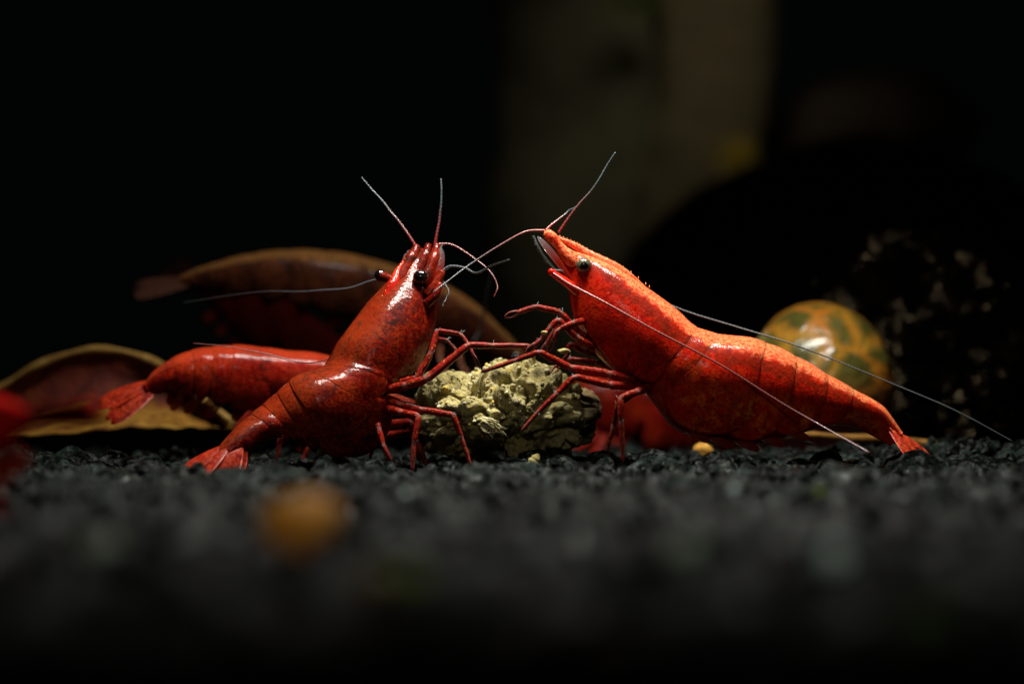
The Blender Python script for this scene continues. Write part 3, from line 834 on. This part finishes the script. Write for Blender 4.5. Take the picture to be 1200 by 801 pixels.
feeler(S1, [P1(510, 285, -0.08), P1(514, 262, -0.05), P1(517, 238, 0.0), P1(518, 210, 0.1)], 0.026, 0.009, M['feel_dark'], seed=32)
feeler(S1, [P1(512, 286, -0.1), P1(530, 287, -0.12), P1(552, 300, -0.16), P1(574, 318, -0.2), P1(583, 336, -0.24), P1(580, 347, -0.26)], 0.02, 0.008, M['feel_rust'], seed=33)
feeler(S1, [P1(517, 319, -0.24), P1(528, 312, -0.3), P1(545, 314, -0.4), P1(559, 320, -0.5), P1(574, 312, -0.6), P1(596, 303, -0.9)], 0.026, 0.010, M['feel_grey'], seed=34)
feeler(S1, [P1(520, 330, -0.2), P1(526, 342, -0.3), P1(521, 352, -0.4), P1(519, 358, -0.4)], 0.012, 0.005, M['feel_grey'], n=40, seed=35)
feeler(S1, [P1(474, 330, 0.2), P1(440, 328, 0.45), P1(407, 338, 0.6), P1(360, 341, 0.8), P1(300, 343, 1.2), P1(215, 354, 1.8)], 0.017, 0.007, M['feel_grey'], n=120, seed=36)
feeler(S1, [P1(486, 340, 0.3), P1(430, 392, 0.55), P1(372, 424, 0.6), P1(310, 414, 0.62), P1(262, 405, 0.6), P1(226, 402, 0.6)], 0.015, 0.006, M['feel_rust'], n=120, seed=37)
tail_fan(S1, None, [
    (P1(272, 520, -0.78), P1(232, 562, -1.02), 0.085, (-0.2, -0.7, 0.7)),
    (P1(270, 518, -0.72), P1(200, 566, -1.00), 0.13, (-0.3, -0.6, 0.75)),
    (P1(268, 522, -0.74), P1(216, 567, -1.02), 0.11, (-0.2, -0.7, 0.7)),
    (P1(284, 522, -0.78), P1(256, 566, -0.98), 0.13, (0.3, -0.85, 0.5)),
    (P1(288, 518, -0.70), P1(268, 562, -0.90), 0.12, (0.5, -0.85, 0.3))], 0.1, None, M['tail_a'])
LG = [([(470, 448, -0.2), (489, 443, -0.36), (505, 414, -0.42), (512, 387, -0.42), (540, 391, -0.42), (550, 406, -0.42), (557, 420, -0.4)], 0.052, 0.018, True),
      ([(458, 456, -0.22), (476, 452, -0.38), (500, 444, -0.46), (549, 404, -0.52), (576, 405, -0.52), (622, 405, -0.5)], 0.066, 0.028, False),
      ([(455, 468, -0.18), (470, 474, -0.36), (494, 480, -0.46), (531, 486, -0.52), (541, 513, -0.52), (553, 550, -0.52)], 0.060, 0.022, False),
      ([(452, 478, -0.2), (470, 483, -0.44), (491, 487, -0.54), (485, 519, -0.60), (483, 553, -0.62)], 0.060, 0.022, False),
      ([(440, 488, -0.2), (444, 503, -0.36), (449, 521, -0.42), (459, 541, -0.44)], 0.05, 0.022, False),
      ([(472, 448, 0.1), (492, 436, 0.2), (502, 412, 0.2), (508, 396, 0.2), (524, 398, 0.2), (534, 410, 0.2)], 0.045, 0.016, True),
      ([(440, 486, 0.1), (438, 508, 0.35), (436, 522, 0.4), (434, 538, 0.4)], 0.045, 0.02, False)]
for k, (pts, ra, rb, cl) in enumerate(LG):
    leg(S1, [P1(*p) for p in pts], ra * 0.86, rb * 0.9, M['leg'], seed=50 + k, claw=cl)
for k, (px, py) in enumerate([(420, 520), (396, 522), (370, 516), (348, 508), (334, 503)]):
    y = -0.10 - 0.06 * k
    mb = MB()
    blade(mb, P1(px, py - 8, y), P1(px - 22, py + 12, y - 0.1), 0.05, (-0.1, -1, 0.3), 0.012, 0.02)
    r = np.random.default_rng(k)
    for t in np.linspace(0.2, 1, 16):
        spike(mb, P1(px - 26 * t, py - 8 + 24 * t, y - 0.06) + np.array((-0.02, 0, -0.04)), (-0.6 + r.normal() * 0.15, r.normal() * 0.2, -0.6), 0.09, 0.003, 1)
    mb.build('swimmeret', [M['swim'], M['seta']], S1)

# ---- the other shrimps of the tank, on one body plan laid along a spine
def plan_shrimp(label, spine, size, roll, mat, legmat, tailmat, eyemat, feel, seed, legs_len=1.0, head_up=None, feelers=True, twist=35):
    """spine: points from head to tail-fan root; size: half height of the carapace"""
    C = catmull([P(*p) for p in spine], 60)
    lo = C[np.argmin(C[:, 2])].copy(); lo[2] = min(lo[2], 0.0)
    root = thing('red_shrimp' if 'red' in label else 'brown_shrimp', label, 'shrimp', (C[:, 0].mean(), C[:, 1].mean(), max(lo[2] - size, float(bed_z(C[:, 0].mean(), C[:, 1].mean())))))
    prof_t = [0, 0.06, 0.14, 0.24, 0.34, 0.42, 0.50, 0.58, 0.66, 0.74, 0.82, 0.90, 0.96, 1.0]
    prof_h = [0.16, 0.36, 0.62, 0.88, 1.0, 1.0, 1.06, 1.08, 1.0, 0.86, 0.66, 0.46, 0.34, 0.24]
    L = Loft.__new__(Loft)
    n = 400
    idx = np.array(prof_t) * 59
    Cs = np.array([[np.interp(i, np.arange(60), C[:, a]) for a in range(3)] for i in idx])
    L.C = catmull(Cs, n); L.T = norm(np.gradient(L.C, axis=0))
    rl = math.radians(roll)
    up0 = np.array((0, 0, 1.0)) if head_up is None else np.asarray(head_up, float)
    side = norm(np.cross(L.T, up0)); up = np.cross(side, L.T)
    face = np.where((side @ np.array((0, -1.0, 0)))[:, None] > 0, side, -side)
    L.U = norm(math.cos(rl) * up + math.sin(rl) * face)
    h = catmull(prof_h, n)[:, 0] * size
    L.ru = h; L.rd = h * 1.02; L.rs = h * 0.86; L.S = norm(np.cross(L.T, L.U)); L.n = n; L.k = len(prof_t)
    K = L.k - 1
    shrimp_body(L, 5.1 / K, [5.0 / K, 6.0 / K, 7.1 / K, 8.1 / K, 9.1 / K, 10.1 / K, 13.0 / K], ring=40).build('body', mat, root)
    r = np.random.default_rng(seed)
    rostrum(root, [L.at(0.16, 0.0, 0.96), L.at(0.05, 0, 1.0), L.C[0] - L.T[0] * size * 0.9 + L.U[0] * size * 0.25], size * 0.15, size * 0.04, mat, 8, up=L.U[0])
    hd = L.C[25]
    for sg in (-1, 1):
        eye(root, L.at(0.075, sg * 1.2, 1.15), size * 0.19, eyemat, L.C[30], mat)
        mb = MB(); blade(mb, L.C[16] + L.S[16] * sg * size * 0.15, L.C[0] - L.T[0] * size * 1.0 + L.S[0] * sg * size * 0.3, size * 0.16, L.U[0], 0.014, 0.02); mb.build('antennal_scale', [M['film'], M['seta']], root)
        bx = L.C[-1]; ax = L.T[-1]
        tw = math.radians(twist); tS = L.S[-1] * math.cos(tw) + L.U[-1] * math.sin(tw); tU = L.U[-1] * math.cos(tw) - L.S[-1] * math.sin(tw)
        for q, w in ((0.35, 0.22), (0.75, 0.26)):
            mb = MB(); blade(mb, bx - ax * size * 0.45 + tS * sg * size * 0.10, bx + ax * size * (1.85 - 0.25 * q) + tS * sg * size * q * 0.7, size * w, tU + tS * sg * 0.2, 0.02, 0.02); mb.build('tail_fan_blade', tailmat, root)
        for k in range(5):
            s = 0.22 + 0.04 * k
            b = L.at(s, sg * 2.5, 0.9); i = int(s * n)
            d = norm(-L.U[i] * 0.9 + L.S[i] * sg * 0.6 - L.T[i] * (0.9 - 0.4 * k))
            k1 = b + d * size * 0.7 * legs_len
            d2 = norm(L.S[i] * sg * 0.5 - L.T[i] * (0.8 - 0.4 * k) - L.U[i] * 0.25)
            k2 = k1 + d2 * size * 0.8 * legs_len
            k3 = k2 + norm(-L.U[i] - L.T[i] * (0.5 - 0.3 * k) + r.normal(size=3) * 0.1) * size * 1.1 * legs_len
            leg(root, [b, k1, k2, k3], size * 0.11, size * 0.04, legmat, bristles=False, seed=seed + k)
        for k in range(4):
            s = 0.50 + 0.085 * k; i = int(s * n)
            b = L.at(s, sg * 2.6, 0.9)
            mb = MB(); blade(mb, b, b - L.U[i] * size * 0.5 + L.T[i] * size * 0.45, size * 0.18, L.S[i], 0.012, 0.02); mb.build('swimmeret', M['swim'], root)
        if feelers:
            t0 = L.C[0] - L.T[0] * size * 0.6 + L.S[0] * sg * size * 0.2
            feeler(root, [t0, t0 - L.T[0] * size * 1.2 + L.U[0] * size * 0.7 + L.S[0] * sg * size * 0.4, t0 - L.T[0] * size * 2.2 + L.U[0] * size * 2.0 + L.S[0] * sg * size], 0.022, 0.008, feel, n=50, seed=seed)
    mb = MB(); blade(mb, L.C[-8], L.C[-1] + L.T[-1] * size * 1.5, size * 0.2, L.U[-1], 0.025, 0.02); mb.build('telson', tailmat, root)
    return root, L

sh3, _ = plan_shrimp('red shrimp half hidden behind the mottled rearing one, tail over a dead leaf',
            [(455, 470, 2.6), (430, 462, 2.6), (395, 452, 2.55), (355, 446, 2.5), (305, 444, 2.4), (260, 442, 2.3), (225, 440, 2.2), (196, 444, 2.1), (174, 455, 2.05)], 0.375, 18, M['red_c'], M['leg_far'], M['tail_a'], M['eye_black'], M['feel_dark'], 3, feelers=False)
leg(sh3, [P(430, 500, 1.2), P(448, 498, 1.0), P(482, 494, 0.9), P(492, 540, 0.8)], 0.06, 0.03, M['leg_far'], seed=4)
leg(sh3, [P(420, 510, 1.2), P(437, 513, 1.0), P(484, 504, 0.9), P(500, 545, 0.8)], 0.06, 0.03, M['leg_far'], seed=5)
br, _ = plan_shrimp('dull brown shrimp arched in the gloom behind the two red ones', 
            [(618, 432, 6.6), (585, 408, 6.5), (548, 384, 6.4), (505, 362, 6.3), (455, 345, 6.2), (400, 335, 6.0), (345, 327, 6.0), (290, 325, 6.0), (245, 327, 6.0), (215, 331, 6.0)], 0.42, 22, M['brown'], M['leg_brown'], M['tail_brown'], M['eye_black'], M['feel_dark'], 5, feelers=False, twist=12)
feeler(br, [P(556, 400, 5.2), P(564, 384, 5.0), P(570, 345, 4.6), P(576, 318, 4.4)], 0.035, 0.012, M['feel_pale'], n=50, seed=8)
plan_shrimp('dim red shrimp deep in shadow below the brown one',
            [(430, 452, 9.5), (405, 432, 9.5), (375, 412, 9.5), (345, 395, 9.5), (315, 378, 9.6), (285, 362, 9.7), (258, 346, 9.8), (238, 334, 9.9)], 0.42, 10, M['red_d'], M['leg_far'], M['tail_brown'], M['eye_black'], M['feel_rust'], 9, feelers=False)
plan_shrimp('blurred red shrimp behind the crumbly lump, under the profile shrimp\'s legs',
            [(650, 476, 9.0), (680, 472, 9.0), (712, 473, 9.1), (740, 478, 9.2), (766, 484, 9.3), (792, 494, 9.4), (815, 506, 9.5), (835, 514, 9.6)], 0.58, 15, M['red_c'], M['leg_far'], M['tail'], M['eye_black'], M['feel_dark'], 13, legs_len=0.7, feelers=False)
plan_shrimp('red shrimp far out of focus in front of the dead leaf, tail end showing',
            [(-230, 600, -8.9), (-190, 580, -8.8), (-150, 558, -8.7), (-105, 534, -8.6), (-64, 515, -8.5), (-28, 502, -8.5), (4, 494, -8.5), (30, 491, -8.5)], 0.36, 12, M['red_e'], M['leg_far'], M['red_e'], M['eye_black'], M['feel_dark'], 17, feelers=False)

# ------------------------------------------------------------------ the crumbly lump the two shrimps hold
def lump():
    bm = bmesh.new(); bmesh.ops.create_icosphere(bm, subdivisions=7, radius=1.0)
    Vs = np.array([v.co[:] for v in bm.verts]); F = [tuple(v.index for v in f.verts) for f in bm.faces]; bm.free()
    c = P(592, 486, 0.65)
    out, A = np.empty_like(Vs), np.zeros(len(Vs))
    for i, v in enumerate(Vs):
        x, y, z = v
        e = 2.6
        r = (abs(x) ** e + abs(y) ** e + abs(z) ** e) ** (-1 / e)
        q = v * r
        top = 0.60 - 0.10 * max(0, q[0]) + 0.04 * math.sin(q[0] * 5 + 1)
        sx = 1.07 * (1 - 0.10 * max(0, -q[2]) ** 2)
        sy = 0.80 * (1 - 0.75 * max(0, -q[2] - 0.05) ** 0.9)
        p = np.array((q[0] * sx, q[1] * sy, q[2] * (top if q[2] > 0 else 0.62)))
        lowf = mnoise.noise(Vector(p * 1.7) + Vector((4, 2, 9)))
        midf = fbm(p * 4.2 + 3.3, 4)
        ridge = abs(mnoise.noise(Vector(p * 2.6) + Vector((1, 7, 3))))
        crack = -0.10 * math.exp(-(ridge / 0.05) ** 2)
        pit = -0.10 * max(0, mnoise.noise(Vector(p * 6.5)) - 0.22) * 2.2
        cell = mnoise.voronoi(Vector(p * 7.0))[0][0]
        big = mnoise.noise(Vector(p * np.array((3.2, 3.2, 4.5))) + Vector((7, 1, 2)))
        gul = -0.16 * max(0, mnoise.noise(Vector(p * 3.4) + Vector((2, 5, 8))) - 0.12) * 2.0
        d = 0.16 * lowf + 0.17 * midf + 0.10 * big + crack * 1.2 + gul + pit - 0.08 * (cell - 0.3)
        out[i] = p + v * d
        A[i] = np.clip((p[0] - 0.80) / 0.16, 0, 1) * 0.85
    return out + c, F, A, c
rock = thing('food_lump', 'rough crumbly mustard and cream lump lying on the gravel between the two red shrimps', 'rock', P(592, 545, 0.65))
V, F, A, c0 = lump()
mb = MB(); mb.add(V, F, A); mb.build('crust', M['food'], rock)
mb = MB()
r = np.random.default_rng(3)
CR = [stone_shape(1, 700 + k, 8) for k in range(8)]
cand = np.where((V[:, 2] > c0[2] - 0.25) & (V[:, 1] < c0[1] + 0.35) & (V[:, 0] < c0[0] + 0.9))[0]
for i in r.choice(cand, 520, replace=False):
    sv, sf = CR[int(r.integers(8))]
    rr = r.uniform(0.010, 0.03) * (1.5 if r.uniform() < 0.08 else 1)
    mb.add((sv * rr * r.uniform(0.7, 1.3, 3)) @ rot3(r).T + V[i], sf, r.uniform(0, 1))
o = mb.build('crumbs', M['crumb'], rock); o['kind'] = 'stuff'
# a fibre tuft hanging off its face
mb = MB()
for k in range(26):
    p = P(566 + r.uniform(-6, 6), 494 + r.uniform(-5, 5), -0.16)
    tube(mb, catmull([p, p + np.array((0.1, -0.06, -0.04)) + r.normal(size=3) * 0.03, p + np.array((0.2, -0.1, -0.1)) + r.normal(size=3) * 0.04], 8), np.linspace(0.02, 0.005, 8), 5, r.uniform(0.4, 0.8))
mb.build('fibre_tuft', M['crumb'], rock)

def bit(name, label, cat, px, py, y, r, mat, seed, scale=(1, 1, 1), sub=3, group=None, rough=0.1):
    V, F = stone_shape(sub, seed, 12, rough)
    mb = MB(); mb.add(V * r * np.array(scale) + P(px, py, y), F, 0.5)
    o = mb.build(name, mat)
    origin_to(o, P(px, py, y))
    return tag(o, label, cat, group)
def ground_y(py, z=0.06):
    return (CAM_H - z) * FPX / (py - HOR) - CAM_D
mb = MB()
tube(mb, catmull([P(620, 556, -0.35), P(622, 546, -0.36), P(627, 538, -0.36), P(631, 532, -0.34)], 24), np.array([0.05, 0.055, 0.06, 0.065, 0.07, 0.065, 0.06, 0.07, 0.075, 0.06, 0.055, 0.06, 0.07, 0.065, 0.06, 0.05, 0.055, 0.06, 0.05, 0.045, 0.04, 0.035, 0.03, 0.02]), 9, 0.5, 0, 0, 0.45)
o = mb.build('food_flake', M['flake']); origin_to(o, P(620, 554, -0.35)); tag(o, 'small upright yellow flake standing in the gravel before the crumbly lump', 'flake')
bit('food_crumb', 'ochre crumb caught among the claws of the profile shrimp', 'crumb', 661, 411, -0.2, 0.06, M['flake'], 61, (1.5, 1, 0.7))
bit('food_crumb', 'tiny pale crumb stuck on a claw joint of the profile shrimp', 'crumb', 638, 390, -0.42, 0.035, M['flake'], 62)
bit('amber_pebble', 'blurred amber pebble under the belly of the profile shrimp', 'pebble', 824, 527, 2.6, 0.14, M['amber'], 63, (1.1, 1, 0.8))
bit('ochre_pebble', 'large blurred orange-brown pebble on the gravel before the mottled shrimp', 'pebble', 357, 624, ground_y(642, 0.0), 0.29, M['ochre'], 77, (1.1, 1, 0.85))
bit('pale_pebble', 'pale teal pebble glowing out of focus on the gravel, palest one', 'pebble', 975, 656, ground_y(674, 0.0), 0.15, M['palestone'], 65)
bit('sage_pebble', 'dull sage grey pebble out of focus in the near gravel', 'pebble', 808, 653, ground_y(670, 0.0), 0.14, M['sagestone'], 66)
bit('sage_pebble', 'small faint sage pebble out of focus before the spread tail fan', 'pebble', 118, 645, ground_y(660, 0.0), 0.12, M['sagestone'], 67)
bit('algae_speck', 'green algae speck blurred on the near gravel, before the crumbly lump', 'algae', 482, 682, ground_y(694, 0.0), 0.11, M['algae'], 68)
bit('algae_speck', 'dark green algae speck in the gloomy gravel below the profile shrimp\'s tail', 'algae', 1092, 731, ground_y(742, 0.0), 0.11, M['algae'], 69)
bit('tan_pebble', 'small tan pebble blurred beside the green algae speck', 'pebble', 440, 680, ground_y(692, 0.0), 0.10, M['tanstone'], 70)
bit('glass_grain', 'tiny bright pale grain on the gravel before the lump', 'grain', 475, 580, ground_y(581, 0.1), 0.045, M['palestone'], 71, sub=2)
bit('glass_grain', 'tiny bright pale grain beneath the tail of the profile shrimp', 'grain', 861, 574, ground_y(575, 0.1), 0.05, M['palestone'], 72, sub=2)
bit('algae_speck', 'thin green algae speck among the gravel beneath the profile shrimp', 'algae', 960, 577, ground_y(579, 0.08), 0.05, M['algae'], 73, sub=2)

# ------------------------------------------------------------------ dead leaf
lf = thing('dead_leaf', 'curled brown dead leaf with a pale rim, lying behind the shrimps', 'leaf', P(120, 520, 5))
rimp = [(-90, 500, 5.6), (-40, 474, 5.6), (0, 455, 5.5), (40, 431, 5.4), (90, 413, 5.3), (135, 411, 5.2), (180, 424, 5.0), (215, 446, 4.7), (245, 472, 4.3), (272, 497, 3.9)]
lowp = [(-90, 512, 5.0), (-40, 512, 4.6), (0, 510, 4.3), (40, 508, 4.0), (90, 505, 3.8), (135, 501, 3.7), (180, 499, 3.7), (215, 499, 3.7), (245, 500, 3.7), (272, 500, 3.8)]
nu, nv = 70, 26
Rm, Lw = catmull([P(*p) for p in rimp], nu), catmull([P(*p) for p in lowp], nu)
mb = MB()
top, bot, pa = [], [], []
for i in range(nu):
    for j in range(nv):
        t = j / (nv - 1); u = i / (nu - 1)
        p = Rm[i] * (1 - t) + Lw[i] * t
        p = p + np.array((0, 0.55, -0.10)) * math.sin(math.pi * t) + np.array((0, 1, 1)) * 0.03 * fbm((p[0] * 1.2, t * 4, 3), 3) * 2 + np.array((0, 0, 1)) * 0.012 * math.sin(u * 60 + t * 10)
        top.append(p); bot.append(p + np.array((0, 0.03, -0.03))); pa.append(0.75 * t + 0.5 * u - 0.22)
Aq = nu * nv
fs = grid_faces(nu, nv) + [tuple(Aq + i for i in reversed(f)) for f in grid_faces(nu, nv)]
rim_i = list(range(nv)) + [i * nv + nv - 1 for i in range(1, nu)] + [(nu - 1) * nv + j for j in range(nv - 2, -1, -1)] + [i * nv for i in range(nu - 2, 0, -1)]
fs += [(a, Aq + a, Aq + b, b) for a, b in zip(rim_i, rim_i[1:] + rim_i[:1])]
mb.add(np.array(top + bot), fs, pa + pa)
mb.build('leaf_blade', M['leaf'], lf)
mb = MB(); tube(mb, Rm + np.array((0, -0.02, 0.01)), 0.05 * (1 + 0.25 * np.sin(np.linspace(0, 40, nu))), 8); mb.build('rim', M['leafrim'], lf)
mb = MB(); tube(mb, catmull([P(198, 447, 3.9), P(215, 452, 3.8), P(240, 470, 3.75), P(268, 492, 3.7)], 30), np.linspace(0.03, 0.05, 30), 8); mb.build('midrib', M['leafrim'], lf)
# a thin stalk of a leaf lying behind the profile shrimp's tail
mb = MB(); C = catmull([P(900, 512, 2.9), P(950, 509, 2.9), P(1000, 513, 3.0), (P(1050, 514, 3.1)), P(1105, 522, 3.2)], 40)
tube(mb, C, 0.045 + 0.01 * np.sin(np.linspace(0, 14, 40)), 8)
o = mb.build('leaf_stalk', M['twig']); origin_to(o, C[0]); tag(o, 'thin yellow-brown stalk lying on the gravel behind the bright shrimp\'s tail', 'stalk')

# ------------------------------------------------------------------ snail
def snail():
    cy = 5.6
    c = P(950, 444, cy)
    root = thing('snail', 'olive and orange netted snail with a glossy round shell, behind the profile shrimp', 'snail', (c[0], c[1], float(bed_z(c[0], cy))))
    turns, nt, nr = 3.5, 220, 40
    th = np.linspace(0, turns * 2 * math.pi, nt)
    g = np.exp(-(turns * 2 * math.pi - th) * 0.085)
    R = 1.16
    # coil about a tilted axis: body whorl fills most of the globe
    axis = norm(np.array((0.80, 0.40, 0.12))); e1 = norm(np.cross(axis, (0, 1.0, 0))); e2 = np.cross(axis, e1)
    Cc = c + (e1[None] * np.cos(th)[:, None] + e2[None] * np.sin(th)[:, None]) * (0.26 * g)[:, None] + axis[None] * (0.78 * (1 - g) - 0.1)[:, None]
    rad = R * g
    T, U, S = frames(Cc)
    ph = np.linspace(0, 2 * math.pi, nr, endpoint=False)
    outw = norm(Cc - (c + axis * np.sum((Cc - c) * axis, axis=1)[:, None]))
    V = Cc[:, None] + rad[:, None, None] * (outw[:, None] * np.cos(ph)[None, :, None] + axis[None, None] * np.sin(ph)[None, :, None] * 1.02)
    Vf = V.reshape(-1, 3)
    pa = np.clip((c[2] + 0.15 - Vf[:, 2]) / 0.7, 0, 1)  # painted shade: shell darkens to red below its middle
    mb = MB(); fs = grid_faces(nt, nr, True)
    k = len(Vf)
    Vf = np.vstack([Vf, Cc[0], Cc[-1]])
    for j in range(nr):
        fs.append((k, (j + 1) % nr, j)); fs.append((k + 1, (nt - 1) * nr + j, (nt - 1) * nr + (j + 1) % nr))
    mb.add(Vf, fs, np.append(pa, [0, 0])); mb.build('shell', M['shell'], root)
    mb = MB(); p = P(955, 505, cy - 0.2)
    tube(mb, catmull([P(885, 520, cy), P(920, 512, cy), P(975, 508, cy), P(1040, 516, cy)], 30), 0.28 * np.sin(np.linspace(0.35, 2.85, 30)), 16, flat=1.3)
    mb.build('foot', M['snailfoot'], root)
snail()

# ------------------------------------------------------------------ stones and wood in the gloom
def boulder(name, label, cat, c, rad, mat, seed, amp=0.25, freq=1.2, sub=5, ridged=False):
    bm = bmesh.new(); bmesh.ops.create_icosphere(bm, subdivisions=sub, radius=1.0)
    Vs = np.array([v.co[:] for v in bm.verts]); F = [tuple(v.index for v in f.verts) for f in bm.faces]; bm.free()
    out = np.empty_like(Vs)
    for i, v in enumerate(Vs):
        q = v * freq + seed
        d = fbm(q, 5)
        if ridged:
            d = d * 0.7 + 0.6 * (0.35 - abs(mnoise.noise(Vector(v * freq * 2.2 + seed)))) + 0.35 * (0.25 - abs(mnoise.noise(Vector(v * freq * 5.0 + seed))))
        out[i] = v * (1 + amp * d)
    c = np.asarray(c, float)
    mb = MB(); mb.add(out * np.asarray(rad) + c, F, 0.5)
    o = mb.build(name, mat)
    origin_to(o, (c[0], c[1], max(0.0, c[2] - rad[2])))
    return tag(o, label, cat)
boulder('wet_stone', 'black knobbly wet stone with small glints beside the snail', 'stone', P(1090, 425, 8.8), (2.0, 1.2, 2.05), M['wetstone'], 4.7, 0.34, 2.2, 6, True)
boulder('dark_boulder', 'large unlit black boulder in front of the driftwood', 'boulder', P(1000, 420, 30), (6.2, 3.0, 5.6), M['darkrock'], 2.2, 0.18, 1.2)

dw = thing('driftwood', 'olive driftwood blurred in the dark background', 'driftwood', (P(760, 480, 46)[0], 46, 0))
def wood_part(name, pts, r, mat, seed, flat=1.0):
    C = catmull([P(*p) for p in pts], 60)
    mb = MB(); tube(mb, C, r if not isinstance(r, (list, tuple)) else catmull(r, 60)[:, 0], 48, flat=flat)
    V = mb.v[0]
    for i in range(len(V)):
        V[i] += np.array((1, 1, 0.2)) * 1.1 * fbm(V[i] * np.array((0.22, 0.22, 0.12)) + seed, 4)
    return mb.build(name, mat, dw)
wood_part('trunk', [(715, 560, 48), (718, 400, 48), (728, 250, 48), (738, 120, 49), (745, -80, 50)], [4.8, 4.8, 4.8, 4.8, 5.0], M['wood'], 3, 0.5)
wood_part('branch', [(770, 340, 45), (805, 235, 45), (828, 150, 45), (836, 60, 45), (836, -90, 45)], [1.0, 1.7, 1.9, 1.9, 2.0], M['wood2'], 8, 0.5)
wood_part('side_branch', [(890, 190, 54), (970, 150, 54), (1060, 135, 54), (1140, 150, 54)], [0.9, 1.6, 1.6, 0.8], M['wood3'], 12)
def moss(label, px, py, y, R, mat, seed, nleaf=500):
    r = np.random.default_rng(seed)
    c = P(px, py, y)
    mb = MB()
    for _ in range(nleaf):
        d = norm(r.normal(size=3)); p = c + d * R * r.uniform(0.2, 1.0) * np.array((1.1, 0.8, 0.9))
        u, w = norm(r.normal(size=3)), norm(r.normal(size=3))
        L = R * r.uniform(0.12, 0.3)
        mb.add([p, p + u * L * 0.5 + w * L * 0.2, p + u * L, p + u * L * 0.5 - w * L * 0.2], [(0, 1, 2, 3)])
    o = mb.build('moss_tuft', mat, smooth=False)
    o['kind'] = 'stuff'
    origin_to(o, c)
    tag(o, label, 'moss')
moss('ochre moss tuft blurred on the driftwood branch', 862, 182, 42.5, 0.8, M['moss'], 1)
moss('green moss tuft high on the driftwood trunk', 742, -6, 44, 1.0, M['mossgreen'], 2)
